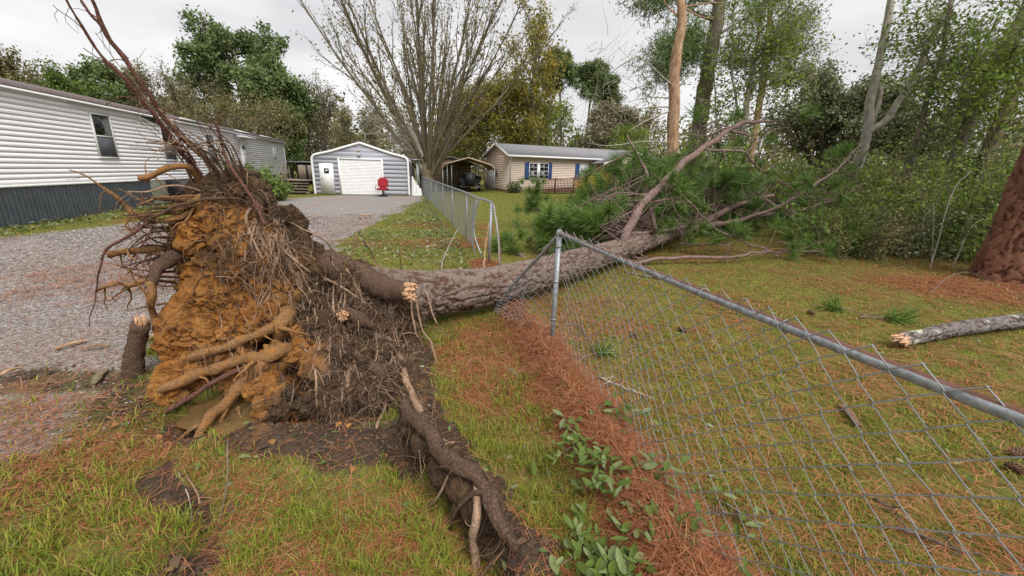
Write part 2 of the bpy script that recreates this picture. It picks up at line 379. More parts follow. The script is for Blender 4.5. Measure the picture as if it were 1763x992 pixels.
# --- soil held by the roots: lobes fused into one lump
def blob(mb, c, r, k=10):
    ico = bmesh.new(); bmesh.ops.create_icosphere(ico, subdivisions=2, radius=1)
    V = np.array([v.co[:] for v in ico.verts]); F = np.array([[w.index for w in f.verts] for f in ico.faces]); ico.free()
    r = np.array(r) if hasattr(r, '__len__') else np.array([r, r, r]); mb.add(np.array(c) + V * r, F)
LOBES = [  # (u, v, Y, r): sight line of the lump's middle, its depth, its radius
    (392, 378, 3.75, .27), (425, 350, 3.85, .20), (380, 335, 3.8, .20), (350, 340, 3.75, .16), (355, 400, 3.6, .21), (425, 440, 3.75, .37), (465, 407, 3.9, .26), (480, 480, 3.85, .42),
    (525, 447, 4.0, .21), (402, 500, 3.6, .33), (352, 470, 3.55, .15), (338, 560, 3.4, .20), (400, 580, 3.5, .38), (320, 612, 3.3, .15), (304, 645, 3.2, .12), (340, 640, 3.25, .16), (290, 668, 3.1, .10), (308, 592, 3.3, .11),
    (470, 560, 3.65, .42), (545, 520, 3.9, .40), (540, 600, 3.6, .36), (600, 500, 4.0, .32), (610, 560, 3.8, .36), (650, 520, 4.0, .28), (660, 580, 3.8, .27), (690, 545, 3.95, .20),
    (600, 640, 3.5, .27), (660, 630, 3.6, .22), (560, 660, 3.4, .20), (500, 640, 3.45, .24), (520, 690, 3.2, .12), (590, 700, 3.25, .14), (640, 690, 3.3, .16), (680, 670, 3.4, .14),
    (455, 670, 3.3, .12), (480, 700, 3.15, .10), (430, 640, 3.4, .20),
    (575, 468, 4.15, .18), (635, 493, 4.2, .16), (690, 512, 4.3, .17), (415, 320, 3.95, .10), (445, 337, 3.95, .10), (490, 392, 4.0, .15), (400, 305, 3.9, .10),
    (700, 700, 3.2, .12), (720, 730, 2.95, .11), (745, 765, 2.7, .11), (775, 805, 2.45, .11), (805, 840, 2.25, .11), (835, 875, 2.07, .10), (862, 915, 1.9, .09), (880, 945, 1.78, .07),
    (690, 640, 3.5, .15), (705, 600, 3.75, .13)]
mb = MB()
for (u, v_, Y, r) in LOBES:
    c = atY(u, v_, Y); zmin = .03 if v_ < 715 or u < 640 else .06
    if c[2] < zmin: c = gnd(u, v_, zmin)
    blob(mb, c, r)
tmp = bpy.data.objects.new('root_soil', mb.mesh('root_soil')); COL.objects.link(tmp)
md = tmp.modifiers.new('r', 'REMESH'); md.mode = 'VOXEL'; md.voxel_size = 0.017
dg = bpy.context.evaluated_depsgraph_get(); ev = tmp.evaluated_get(dg)
me = bpy.data.meshes.new_from_object(ev); bpy.data.objects.remove(tmp)
def get_co(me): a = np.empty(len(me.vertices) * 3, dtype=np.float32); me.vertices.foreach_get('co', a); return a.reshape(-1, 3).astype(float)
def get_no(me): a = np.empty(len(me.vertices) * 3, dtype=np.float32); me.vertices.foreach_get('normal', a); return a.reshape(-1, 3).astype(float)
ed = np.empty(len(me.edges) * 2, dtype=np.int32); me.edges.foreach_get('vertices', ed); ed = ed.reshape(-1, 2)
co = get_co(me)
for _ in range(22):                                               # relax the voxel steps
    s = np.zeros_like(co); n = np.zeros(len(co)); np.add.at(s, ed[:, 0], co[ed[:, 1]]); np.add.at(s, ed[:, 1], co[ed[:, 0]]); np.add.at(n, ed.ravel(), 1)
    co = co * 0.4 + 0.6 * s / np.maximum(n, 1)[:, None]
me.vertices.foreach_set('co', co.astype(np.float32).ravel()); me.update(); no = get_no(me)
warp = np.stack([fbm(co, 2.3, 3, 41), fbm(co, 2.3, 3, 42), fbm(co, 2.3, 3, 43)], -1) - 0.5
ridged = 1 - np.abs(2 * fbm(co + warp * 0.25, 3.0, 4, 51) - 1) * 2
w1, w2, wv = worley(co + warp * .12, 9.0, 101); x1, x2, xv = worley(co + warp * .06, 24.0, 111)
striate = 1 - np.abs(2 * fbm((co + warp * .15) * np.array([1, 1, .45]), 6.5, 3, 57) - 1)
dsp = .03 + (fbm(co, 1.7, 3, 44) - 0.5) * 0.26 + (striate - .6) * .10 + (ridged - 0.4) * 0.04 + (fbm(co, 11, 4, 45, 0.7) - 0.5) * 0.08 + (wv - .5) * .036 * sstep(0, .12, w2 - w1) + (xv - .5) * .026 - .014 * (1 - sstep(0, .10, w2 - w1))
crk = 1 - np.abs(2 * fbm(co + warp * .4, 5.5, 3, 52) - 1); dsp = dsp - np.clip(crk - .94, 0, 1) * 0.8
pits = np.clip(fbm(co + warp * .2, 3.4, 2, 47) - 0.60, 0, 1); dsp = dsp - pits * 2.0
onridge = sstep(.9, 1.4, (co - np.array([-1.2, 4.3, 0])) @ EA); dsp = dsp * (1 - .72 * onridge) + .02 * onridge
co2 = co + no * dsp[:, None]
me.vertices.foreach_set('co', co2.astype(np.float32).ravel()); me.update()
me.polygons.foreach_set('use_smooth', np.zeros(len(me.polygons), dtype=bool))
tt = (co2 - np.array([-1.2, 4.3, 0])) @ ET                       # depth below the old ground surface, along the trunk's line
clay = 1 - sstep(-1.45, -0.75, tt + (fbm(co, 2.2, 4, 61) - 0.5) * 0.9 + 0.0 * co[:, 2])
clay *= 1 - sstep(.15, .75, (co2 - np.array([-1.2, 4.3, 0])) @ EA + (fbm(co, 2.6, 3, 64) - .5) * .8)
clay *= 1 - sstep(1.15, 1.5, co2[:, 2] + (fbm(co, 3, 3, 63) - 0.5) * 0.5) * 0.7
vattr(me, 'mask', np.stack([clay, .5 * wv + .5 * xv, np.zeros(len(co))], -1))
t = NT('root_plate_soil'); v = t.coord('Object'); at = t.new('Attribute', attribute_name='mask'); sp = t.new('SeparateColor'); t.lk(at.outputs['Color'], sp.inputs[0])
nm = t.noise(v, 7, 6, 0.7); nf = t.noise(v, 45, 5, 0.75)
orange = t.ramp(nm, [(0.3, (0.17, 0.06, 0.012)), (0.46, (0.34, 0.132, 0.025)), (0.6, (0.46, 0.205, 0.048)), (0.78, (0.42, 0.24, 0.085))])
orange = t.mix(t.ramp(nf, [(0.36, (1, 1, 1)), (0.5, (0, 0, 0))]), orange, (0.16, 0.062, 0.017))
orange = t.mix(t.ramp(t.noise(v, 2.6, 4, .6), [(0.52, (0, 0, 0)), (0.68, (.5, .5, .5))]), orange, (0.12, 0.07, 0.035))
dark = t.ramp(nf, [(0.3, (0.03, 0.02, 0.013)), (0.55, (0.085, 0.055, 0.034)), (0.75, (0.17, 0.115, 0.07))])
dark = t.mix(t.ramp(nm, [(0.5, (0, 0, 0)), (0.7, (1, 1, 1))]), dark, (0.20, 0.12, 0.055))
orange = t.mix(t.math('MULTIPLY', sp.outputs[1], .4), orange, t.mix(.6, orange, (0.30, 0.20, 0.11)))
fac = t.ramp(t.math('ADD', sp.outputs[0], t.math('MULTIPLY', t.math('SUBTRACT', nm, 0.5), 0.8)), [(0.3, (0, 0, 0)), (0.7, (1, 1, 1))])
MT['rootsoil'] = t.finish(t.mix(fac, dark, orange), 0.95, t.math('ADD', nf, t.math('MULTIPLY', nm, 0.6)), 1.0, 0.03, 0, 0, 0.15)
me.materials.clear(); me.materials.append(MT['rootsoil'])
soil_o = link('root_soil', me, None, PINE)
tag(soil_o, 'orange clay and dark soil still clinging to the upturned roots')
BV = BVHTree.FromPolygons([Vector(c) for c in co2], [tuple(p.vertices) for p in me.polygons])

def rootmat(name, stops, coat):
    t = NT(name); v = t.coord('Object'); n = t.noise(v, 14, 5, 0.7); nf = t.noise(v, 70, 4, 0.7)
    c = t.ramp(nf, stops); c = t.mix(t.ramp(n, [(coat, (0, 0, 0)), (coat + 0.12, (1, 1, 1))]), c, (0.30, 0.135, 0.035))
    return t.finish(c, 0.9, t.math('ADD', n, nf), 0.9, 0.015, 0, 0, 0.2)
MT['root_tan'] = rootmat('root_bark_tan', [(0.3, (0.17, 0.10, 0.06)), (0.5, (0.33, 0.215, 0.14)), (0.7, (0.47, 0.33, 0.23))], 0.62)
MT['root_clay'] = rootmat('root_bark_clay', [(0.3, (0.10, 0.05, 0.022)), (0.5, (0.23, 0.12, 0.05)), (0.7, (0.36, 0.22, 0.11))], 0.52)
MT['root_dark'] = rootmat('root_bark_dark', [(0.3, (0.04, 0.024, 0.016)), (0.5, (0.095, 0.058, 0.038)), (0.7, (0.18, 0.115, 0.078))], 0.68)
MT['root_red'] = rootmat('root_bark_red', [(0.3, (0.05, 0.024, 0.018)), (0.5, (0.12, 0.055, 0.04)), (0.7, (0.24, 0.125, 0.085))], 0.7)
MT['splinter'] = noisy('fresh_splintered_wood', [(0.3, (0.36, 0.15, 0.06)), (0.5, (0.58, 0.35, 0.20)), (0.72, (0.72, 0.55, 0.40))], 22, 4, 0.8, 0.6, 60)

def surf(u, v_, lift):
    d = ray(u, v_); dn = Vector(d / np.linalg.norm(d)); h = BV.ray_cast(Vector(EYE), dn)
    return None if h[0] is None else np.array(h[0]) - np.array(dn) * lift
def path(pts, r):
    """root path: (u, v) lies on the soil, (u, v, Y) hangs free at depth Y"""
    out = []
    for p in pts:
        if len(p) == 3: out.append(atY(*p))
        else: out.append(surf(p[0], p[1], r * (-1.2 if (p is pts[0] or p is pts[-1]) else 0.45)))
    for i, p in enumerate(out):                                   # nothing runs below the ground
        if p is not None and p[2] < .25 and math.hypot((p[0] + 2.05) / .9, (p[1] - 2.82) / .45) > 1:
            for _ in range(4):
                zg = gz(p[0], p[1])
                if p[2] < zg + r * .45: p = gnd(pts[i][0], pts[i][1], zg + r * .95)
            out[i] = p
    Ys = [None if o is None else o[1] for o in out]
    good = [i for i, y in enumerate(Ys) if y is not None]
    if not good: return np.array([atY(p[0], p[1], 3.4) for p in pts])
    for i, y in enumerate(Ys):
        if y is None: out[i] = atY(pts[i][0], pts[i][1], float(np.interp(i, good, [Ys[g] for g in good])))
    return np.array(out)
NROOT = [0]
def unit_(v): return v / (np.linalg.norm(v) + 1e-9)
def root(pts, r0, r1, mat, side=0, k=8, wig=0.25, lump=0.06, world=False, name='root'):
    P = np.array(pts, float) if world else path(pts, max(r0, r1)); n = len(P)
    rr = np.linspace(r0, r1, n); Q, q = spline(P, rr, max(0.02, min(0.05, max(r0, r1) * 1.2)))
    Q = Q + (np.stack([vnoise(Q, 7, 3 + NROOT[0]), vnoise(Q, 7, 4 + NROOT[0]), vnoise(Q, 7, 5 + NROOT[0])], -1) - 0.5) * wig * 0.12
    big = max(r0, r1) > .028
    if big: Q = Q + (np.stack([fbm(Q, 3.2, 2, 13 + NROOT[0]), fbm(Q, 3.2, 2, 14 + NROOT[0]), fbm(Q, 3.2, 2, 15 + NROOT[0])], -1) - 0.5) * 0.10
    q = q * ((0.55 + 0.9 * fbm(Q, 8, 3, NROOT[0])) if big else (0.75 + 0.5 * vnoise(Q, 14, NROOT[0]))); q[-1] *= 0.5
    m = MB(); m.tube(Q, q, 14 if big else k, True, lump, rng)
    if big:                                                      # ridges and adhering crumbs
        V = m.V[0]; ax = np.repeat(Q, 14, 0); n_ = len(ax); off = V[:n_] - ax; V[:n_] = ax + off * (0.55 + 0.9 * fbm(V[:n_], 13, 4, 70 + NROOT[0], .75))[:, None]
    for _ in range(side):                                        # side rootlets
        i = rng.integers(1, max(2, len(Q) - 1)); d = rng.normal(0, 1, 3); d[2] -= 0.6; d /= np.linalg.norm(d); L = rng.uniform(0.06, 0.3)
        S = [Q[i]]
        for s in range(5): d = d + rng.normal(0, 0.35, 3) + np.array([0, 0, -0.12]); d /= np.linalg.norm(d); S.append(S[-1] + d * L / 5)
        m.tube(np.array(S), np.linspace(max(0.0022, q[i] * 0.3), 0.0012, 6), 4, False)
    if big and name == 'root':                                   # forks
        for _ in range(3):
            i = rng.integers(len(Q) // 4, len(Q) - 1); d = unit_(Q[min(i + 2, len(Q) - 1)] - Q[max(0, i - 2)]) * rng.choice([-1, 1]) + rng.normal(0, .6, 3); L = rng.uniform(.15, .45); S = [Q[i]]; d /= np.linalg.norm(d)
            for s_ in range(6): d = d + rng.normal(0, .28, 3) + np.array([0, 0, -.10]); d /= np.linalg.norm(d); S.append(S[-1] + d * L / 6)
            m.tube(np.array(S), np.linspace(q[i] * .5, .003, 7), 7, False, .12, rng)
    NROOT[0] += 1
    return m.build(name, MT[mat], PINE, True)
# long roots standing up against the sky
root([(109, -14, 3.2), (132, 32, 3.25), (151, 65, 3.3), (180, 103, 3.35), (213, 132, 3.4), (235, 161, 3.45), (261, 190, 3.5), (284, 223, 3.55), (322, 274, 3.65), (358, 312, 3.75), (400, 345, 3.85)], .006, .022, 'root_red', 14)
root([(152, -14, 3.3), (171, 32, 3.35), (196, 77, 3.4), (229, 123, 3.45), (258, 161, 3.5), (277, 194, 3.55), (303, 226, 3.6), (335, 255, 3.65), (364, 284, 3.75), (390, 318, 3.85), (420, 350, 3.9)], .012, .026, 'root_red', 12)
root([(134, -10, 3.3), (155, 23, 3.32), (174, 42, 3.36), (187, 61, 3.4)], .007, .011, 'root_red', 4)
root([(374, 210, 3.6), (380, 245, 3.6), (390, 274, 3.6), (413, 310, 3.55), (440, 352, 3.5), (456, 385, 3.45)], .011, .016, 'root_red', 8)
root([(374, 215, 3.6), (378, 190, 3.6), (380, 160, 3.62)], .004, .002, 'root_red', 2, 5)
root([(301, 214, 3.5), (325, 242, 3.55), (364, 268, 3.6), (400, 287, 3.65), (425, 318, 3.75)], .006, .012, 'root_dark', 8)
root([(96, 8, 3.3), (138, 48, 3.3), (165, 85, 3.35)], .002, .005, 'root_red', 2, 5)
root([(161, 53, 3.35), (190, 92, 3.4), (213, 122, 3.42), (250, 165, 3.5), (290, 205, 3.55), (340, 268, 3.6)], .002, .007, 'root_tan', 4, 5)
root([(142, 82, 3.3), (177, 106, 3.32), (225, 152, 3.4), (261, 190, 3.45), (300, 240, 3.55), (350, 300, 3.65)], .003, .009, 'root_red', 6, 5)
root([(180, 181, 3.35), (213, 166, 3.4), (245, 182, 3.45), (272, 206, 3.5)], .003, .006, 'root_red', 4, 5)
root([(262, 268, 3.4), (285, 255, 3.45), (305, 240, 3.5)], .002, .004, 'root_tan', 3, 5)
root([(240, 225, 3.4), (262, 242, 3.45), (300, 252, 3.5), (330, 262, 3.6)], .002, .005, 'root_tan', 3, 5)
for i in range(24):
    u = rng.uniform(330, 430); root([(u - 50 - rng.uniform(0, 60), 190 + rng.uniform(0, 70), 3.5), (u - 28, 255 + rng.uniform(-10, 10), 3.6), (u, 315, 3.75)], .0025, .008, ['root_red', 'root_tan', 'root_dark'][i % 3], 3, 5)
# roots reaching out over the drive
root([(238, 309, 3.35), (255, 311, 3.4), (278, 303, 3.45), (295, 294, 3.5), (322, 288, 3.6), (340, 298, 3.7), (365, 325, 3.8)], .020, .030, 'root_clay', 5)
root([(118, 297, 3.1), (150, 312, 3.15), (180, 329, 3.2), (207, 349, 3.25), (224, 362, 3.3), (255, 378, 3.3), (280, 375, 3.35), (304, 366, 3.4), (335, 344, 3.55), (364, 331, 3.7)], .004, .032, 'root_clay', 8)
root([(155, 560, 3.0), (163, 500, 3.0), (172, 460, 3.02), (180, 433, 3.05), (213, 413, 3.1), (246, 389, 3.2), (262, 378, 3.28)], .003, .016, 'root_red', 12)
root([(262, 378, 3.28), (258, 400, 3.2), (240, 430, 3.15), (232, 455, 3.1)], .008, .003, 'root_red', 8, 5)
root([(250, 372, 3.25), (270, 395, 3.25), (285, 420, 3.25)], .006, .003, 'root_dark', 8, 5)
root([(262, 376, 3.25), (278, 369, 3.3), (304, 355, 3.35), (335, 346, 3.45), (364, 342, 3.5), (402, 342, 3.55), (425, 350), (452, 372)], .012, .014, 'root_dark', 6)
root([(187, 440, 3.1), (224, 433, 3.2), (258, 429, 3.3), (286, 424, 3.4), (310, 420, 3.5), (345, 415, 3.65)], .020, .045, 'root_clay', 10)
root([(258, 493, 3.15), (260, 480, 3.15), (275, 457, 3.25), (295, 440, 3.35), (325, 432, 3.5), (355, 425, 3.65)], .04, .058, 'root_dark', 6, 10)
root([(170, 499, 3.05), (184, 494, 3.05), (207, 488, 3.08), (224, 493, 3.1), (253, 484, 3.15)], .009, .03, 'root_clay', 5)
root([(257, 483, 3.13), (262, 515, 3.12), (268, 545, 3.2), (288, 575, 3.25), (310, 590, 3.3)], .03, .026, 'root_clay', 3)
root([(282, 448), (286, 426), (300, 400), (304, 380), (322, 358), (345, 340)], .012, .018, 'root_red', 6)
root([(235, 353, 3.25), (247, 349, 3.3), (269, 342, 3.35), (286, 340, 3.4), (313, 346, 3.5), (345, 338, 3.65)], .007, .02, 'root_clay', 6)
root([(218, 327, 3.3), (250, 330, 3.35), (290, 322, 3.45), (330, 326, 3.6), (360, 335, 3.7)], .005, .012, 'root_tan', 4)
for i in range(30):
    v0 = rng.uniform(325, 520); root([(200 + rng.uniform(-15, 50), v0 + rng.uniform(-30, 40), 3.15), (262 + rng.uniform(-10, 20), v0 + rng.uniform(-8, 14), 3.3), (335, v0, 3.5)], .003, .013, ['root_red', 'root_clay', 'root_dark'][i % 3], 6, 5)
# roots across the face
root([(432, 360), (425, 377), (434, 406), (451, 445), (459, 464), (470, 490)], .016, .008, 'root_tan', 5)
root([(434, 406), (422, 447), (430, 471)], .013, .005, 'root_tan', 3)
for i in range(48):
    a = rng.uniform(-0.6, 1.1); u0, v0 = 462 + rng.uniform(-25, 25), 385 + rng.uniform(-12, 30)
    L = rng.uniform(60, 150); P = [(u0, v0)]
    for s in range(1, 5): P.append((u0 + a * L * s / 4 * 0.55 + rng.uniform(-7, 7), v0 + L * s / 4 + rng.uniform(-5, 5)))
    root(P, .012 * rng.uniform(.5, 1.1), .003, 'root_tan', 3, 6)
root([(500, 380), (524, 396), (556, 411), (575, 435), (599, 466), (614, 495), (626, 518)], .008, .012, 'root_tan', 5)
root([(473, 416), (505, 449), (534, 469), (560, 481), (587, 493), (611, 510), (640, 530)], .010, .013, 'root_tan', 8)
root([(590, 445), (582, 459), (577, 479), (575, 527), (578, 566), (582, 598)], .014, .009, 'root_tan', 4)
root([(533, 496), (541, 532), (544, 572), (549, 593), (544, 637), (545, 690), (549, 738)], .007, .009, 'root_tan', 8)
root([(601, 635), (599, 663), (607, 703), (609, 738, 2.95), (613, 782, 2.72)], .017, .024, 'root_tan', 3)
root([(594, 640), (586, 690), (577, 738, 2.9), (570, 792, 2.66)], .008, .006, 'root_tan', 3)
root([(640, 574), (654, 580), (675, 587), (688, 616), (696, 648), (709, 679), (727, 711), (743, 738)], .022, .026, 'root_tan', 8)
root([(743, 738), (770, 760, 2.75), (800, 764, 2.72)], .012, .005, 'root_tan', 2)
root([(708, 505), (711, 548, 3.6), (721, 583, 3.55)], .010, .006, 'root_tan', 2)
root([(717, 515, 3.7), (727, 566, 3.65), (743, 593, 3.6), (751, 627, 3.55)], .010, .006, 'root_tan', 2)
root([(733, 500, 3.7), (742, 530, 3.65), (753, 557, 3.6)], .011, .006, 'root_tan', 1)
root([(643, 528), (638, 550), (634, 569)], .014, .008, 'root_tan', 1)
root([(672, 680), (664, 697), (649, 739, 2.9)], .014, .010, 'root_tan', 3)
root([(560, 580), (583, 598), (617, 616), (650, 640), (668, 660)], .045, .03, 'root_dark', 8, 10)
root([(560, 520), (610, 545), (660, 560), (690, 560)], .05, .05, 'root_dark', 6, 10)
for i in range(150):
    u0, v0 = (rng.uniform(380, 700), rng.uniform(395, 640)) if i < 80 else (rng.uniform(560, 720), rng.uniform(480, 690)); L = rng.uniform(30, 110); a = rng.uniform(-.5, .8); P = [(u0, v0)]
    for s in range(1, 4): P.append((u0 + a * L * s / 3 + rng.uniform(-8, 8), v0 + L * s / 3 + rng.uniform(-6, 6)))
    root(P, .007 * rng.uniform(.4, 1.3), .002, ['root_tan', 'root_dark', 'root_tan'][i % 3], 3, 5)
# big roots under the plate
root([(505, 530), (486, 564), (477, 591), (455, 631), (422, 657, 3.02), (395, 693, 2.8), (371, 711, 2.68), (352, 742, 2.54), (340, 772, 2.40)], .066, .030, 'root_clay', 10, 12)
root([(500, 558), (484, 562), (422, 582), (377, 600), (344, 611), (320, 625)], .05, .035, 'root_clay', 5, 10)
root([(440, 628, 3.1), (397, 643, 3.0), (326, 682, 2.85), (292, 706, 2.75), (240, 737, 2.62), (200, 766, 2.55)], .022, .016, 'root_red', 5)
root([(377, 624), (413, 625), (442, 635)], .007, .012, 'root_tan', 2)
root([(282, 690), (284, 668), (315, 655), (355, 635), (400, 624), (466, 611), (510, 600)], .035, .055, 'root_clay', 5, 10)
root([(282, 660), (286, 690, 2.95), (288, 708, 2.9)], .035, .018, 'root_clay', 3)
root([(410, 700, 2.85), (415, 735, 2.7), (395, 760, 2.6)], .014, .012, 'root_clay', 2)
root([(700, 690), (730, 739), (773, 793), (816, 825), (844, 867), (872, 910), (890, 950)], .052, .034, 'root_dark', 30, 12, lump=0.14)
root([(815, 812), (821, 835), (819, 888, 1.88), (817, 945, 1.7), (817, 992, 1.56), (818, 1030, 1.46)], .024, .02, 'root_tan', 4)
root([(773, 822), (752, 856, 2.05), (730, 881, 1.98)], .010, .006, 'root_tan', 2)
root([(787, 835), (780, 881, 1.95), (773, 917, 1.83)], .016, .010, 'root_dark', 3)
root([(725, 755), (745, 764), (787, 768)], .010, .006, 'root_tan', 1)
root([(340, 870, 2.05), (330, 830, 2.12), (310, 800, 2.2)], .005, .004, 'root_tan', 2)
# snapped stubs
def stub(P, r, mat, seed, name='broken_root'):
    g = np.random.default_rng(seed); P = np.array(P, float); Q, q = spline(P, np.array(r, float), 0.04)
    m = MB(); m.tube(Q, q, 14, True, 0.05, g); o = m.build(name, MT[mat], PINE, True)
    d = Q[-1] - Q[-3]; d /= np.linalg.norm(d); s = MB(); T, N, B = frames(Q)
    for i in range(46):
        a, e = g.uniform(0, 6.28), q[-1] * math.sqrt(g.uniform(0, .95)); c = Q[-1] + (N[-1] * math.cos(a) + B[-1] * math.sin(a)) * e
        L = g.uniform(.05, .6) * q[-1] * (1.2 if g.uniform() < .85 else 2); w = q[-1] * g.uniform(.14, .36)
        tip = c + d * L + g.normal(0, .012, 3); s.tube(np.array([c - d * .02, (c + tip) / 2, tip]), [w, w * .8, w * .15], 4)
    e = s.build('splintered_end', MT['splinter'], o, False, base=False); e.location = (0, 0, 0)
    return o
stub([atY(560, 455, 4.05), atY(620, 478, 3.95), atY(665, 497, 3.75), atY(705, 503, 3.62)], [.16, .15, .12, .085], 'root_dark', 3)
stub([atY(600, 560, 3.7), atY(594, 548, 3.52), atY(590, 543, 3.4)], [.05, .048, .045], 'root_dark', 4)
# matted fine roots hanging from the rim
for (mt, cnt, rad, sd) in (('root_dark', 2000, .0034, 5), ('root_tan', 1000, .0034, 6)):
    hm = MB()
    for i in range(cnt):
        z_ = i / cnt
        if z_ < .45: u0, v0 = rng.uniform(570, 720), rng.uniform(470, 700)
        elif z_ < .75: u0, v0 = rng.uniform(360, 640), rng.uniform(310, 480)
        else: u0, v0 = rng.uniform(300, 780), rng.uniform(380, 800)
        s0 = surf(u0, v0, 0.0)
        if s0 is None: continue
        vd = s0 - EYE; vd /= np.linalg.norm(vd); d = -vd * 0.6 + rng.normal(0, .6, 3); L = rng.uniform(.08, .42); S = [s0]
        for s in range(6): d = d + rng.normal(0, .32, 3) + np.array([0, 0, -.34]); d /= np.linalg.norm(d); S.append(S[-1] + d * L / 6)
        S = np.array(S); S[:, 2] = np.maximum(S[:, 2], -.12); hm.tube(S, np.linspace(rad, .0012, 7) * rng.uniform(.4, 1.2) * (2.2 if rng.uniform() < .12 else 1), 3, False)
    link('fine_roots', hm.mesh('fine_roots'), MT[mt], PINE, 'stuff')
# loose clods under the plate
# --- trunk with plated bark
def barkmat(name, a, b, c, lichen=None):
    t = NT(name); v = t.coord('Object'); n = t.noise(v, 9, 5, 0.7); nf = t.noise(v, 50, 5, 0.7)
    at = t.new('Attribute', attribute_name='mask'); sp = t.new('SeparateColor'); t.lk(at.outputs['Color'], sp.inputs[0])
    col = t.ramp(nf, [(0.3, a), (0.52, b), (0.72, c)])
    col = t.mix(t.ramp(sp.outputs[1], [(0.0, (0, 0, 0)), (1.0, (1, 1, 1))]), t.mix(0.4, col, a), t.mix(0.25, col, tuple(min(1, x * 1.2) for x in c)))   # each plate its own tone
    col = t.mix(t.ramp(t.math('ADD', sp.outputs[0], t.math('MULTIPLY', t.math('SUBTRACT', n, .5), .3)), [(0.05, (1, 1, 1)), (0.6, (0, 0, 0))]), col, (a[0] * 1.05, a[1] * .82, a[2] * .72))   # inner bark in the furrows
    if lichen: col = t.mix(t.ramp(t.noise(v, 3.2, 4, 0.7), [(lichen, (0, 0, 0)), (lichen + .06, (1, 1, 1))]), col, (0.42, 0.45, 0.34))
    return t.finish(col, 0.92, t.math('ADD', n, nf), 0.7, 0.015, 0, 0, 0.2)
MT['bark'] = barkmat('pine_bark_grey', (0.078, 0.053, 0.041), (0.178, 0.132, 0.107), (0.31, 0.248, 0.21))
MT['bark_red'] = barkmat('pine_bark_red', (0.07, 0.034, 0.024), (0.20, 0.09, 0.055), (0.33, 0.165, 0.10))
MT['limb'] = noisy('pine_limb_bark', [(0.3, (0.085, 0.05, 0.042)), (0.5, (0.19, 0.125, 0.108)), (0.7, (0.31, 0.23, 0.205))], 30, 5, 0.9, 0.7, 60)
MT['log'] = barkmat('lichened_bark', (0.06, 0.05, 0.05), (0.17, 0.14, 0.135), (0.31, 0.28, 0.27), 0.55)
def bark_tube(P, r, name, mat, parent, plate=(0.16, 0.075), depth=0.02, step=0.03, k=72, seed=1, flare=None, kind=None, sub_=1.0):
    """a stem whose bark is split into raised plates with furrows between"""
    g = np.random.default_rng(seed); Q, q = spline(np.array(P, float), np.array(r, float), step); n = len(Q)
    T, N, B = frames(Q); s = np.concatenate([[0], np.cumsum(np.linalg.norm(np.diff(Q, axis=0), axis=1))])
    a = np.arange(k) * 2 * np.pi / k; S, A = np.meshgrid(s, a, indexing='ij'); rm = float(np.mean(q)); L = s[-1]; C = 2 * np.pi * rm
    def cells(pl_, sd, warp):
        gg_ = np.random.default_rng(sd); jx = fbm(np.stack([S * 4, np.cos(A) * rm * 7, np.sin(A) * rm * 7], -1), 1, 3, sd) - .5; jy = fbm(np.stack([S * 3, np.cos(A) * rm * 7, np.sin(A) * rm * 7], -1), 1, 3, sd + 7) - .5
        X = (S + jx * pl_[0] * warp) / pl_[0]; Yc = (A * rm + jy * pl_[1] * warp * 1.3) / pl_[1]; W = C / pl_[1]; nsd = int(L / pl_[0] * W) + 4
        sx = gg_.uniform(-.5, L / pl_[0] + .5, nsd); sy = gg_.uniform(0, W, nsd); val = gg_.uniform(0, 1, nsd); F1 = np.full(X.shape, 9.); F2 = np.full(X.shape, 9.); ID = np.zeros(X.shape, int)
        for i in range(n):                                        # nearest plates, ring by ring
            ix = np.where((sx > X[i].min() - 2.6) & (sx < X[i].max() + 2.6))[0]
            if len(ix) < 2: continue
            dy = np.abs(Yc[i][:, None] - sy[ix]) % W; D = np.hypot(X[i][:, None] - sx[ix], np.minimum(dy, W - dy)); o = np.argpartition(D, 1, axis=1)[:, :2]; rr_ = np.arange(k); d0, d1 = D[rr_, o[:, 0]], D[rr_, o[:, 1]]; sw = d1 < d0
            F1[i] = np.where(sw, d1, d0); F2[i] = np.where(sw, d0, d1); ID[i] = ix[np.where(sw, o[:, 1], o[:, 0])]
        return F2 - F1, val[ID]
    fine = fbm(np.stack([S * 30, np.cos(A) * rm * 34, np.sin(A) * rm * 34], -1), 1, 3, seed + 5, .65) - .5
    e1, v1 = cells((plate[0] * 1.5, plate[1] * 1.25), seed + 40, 1.6); e2, v2 = cells((plate[0] * .55, plate[1] * .5), seed + 50, 1.2)
    if sub_:                                                      # long broken fissures and cross cracks instead of separate plates
        cx, cy = np.cos(A) * rm, np.sin(A) * rm; wz = fbm(np.stack([S * 3, cx * 5, cy * 5], -1), 1, 2, seed + 61) - .5
        e1 = np.abs(2 * fbm(np.stack([S * 5.5 + wz * 2, cx * 17 + wz * 3, cy * 17], -1), 1, 3, seed + 62) - 1); e2 = np.abs(2 * fbm(np.stack([S * 15 + wz * 4, cx * 9, cy * 9 + wz * 2], -1), 1, 3, seed + 63) - 1); e1 = np.minimum(e1 * 1.1, .06 + e2 * 1.3); e2 = np.abs(2 * fbm(np.stack([S * 24, cx * 38, cy * 38], -1), 1, 2, seed + 64) - 1)
        v1 = .5 * v1 + .5 * vnoise(np.stack([S * 9, cx * 14, cy * 14], -1), 1, seed + 65)
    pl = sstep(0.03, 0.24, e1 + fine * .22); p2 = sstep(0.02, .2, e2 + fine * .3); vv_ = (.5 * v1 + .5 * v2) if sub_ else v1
    h = depth * (pl * (.7 + .4 * v1) + sub_ * .30 * p2 * (.4 + .8 * v2) * (.4 + .6 * pl) - .9) + depth * .45 * fine
    rr = q[:, None] + h + (fbm(np.stack([S * 1.5, np.cos(A), np.sin(A)], -1), 1, 2, seed + 9) - .5) * rm * .18
    if flare is not None: rr = rr * flare(S, A)
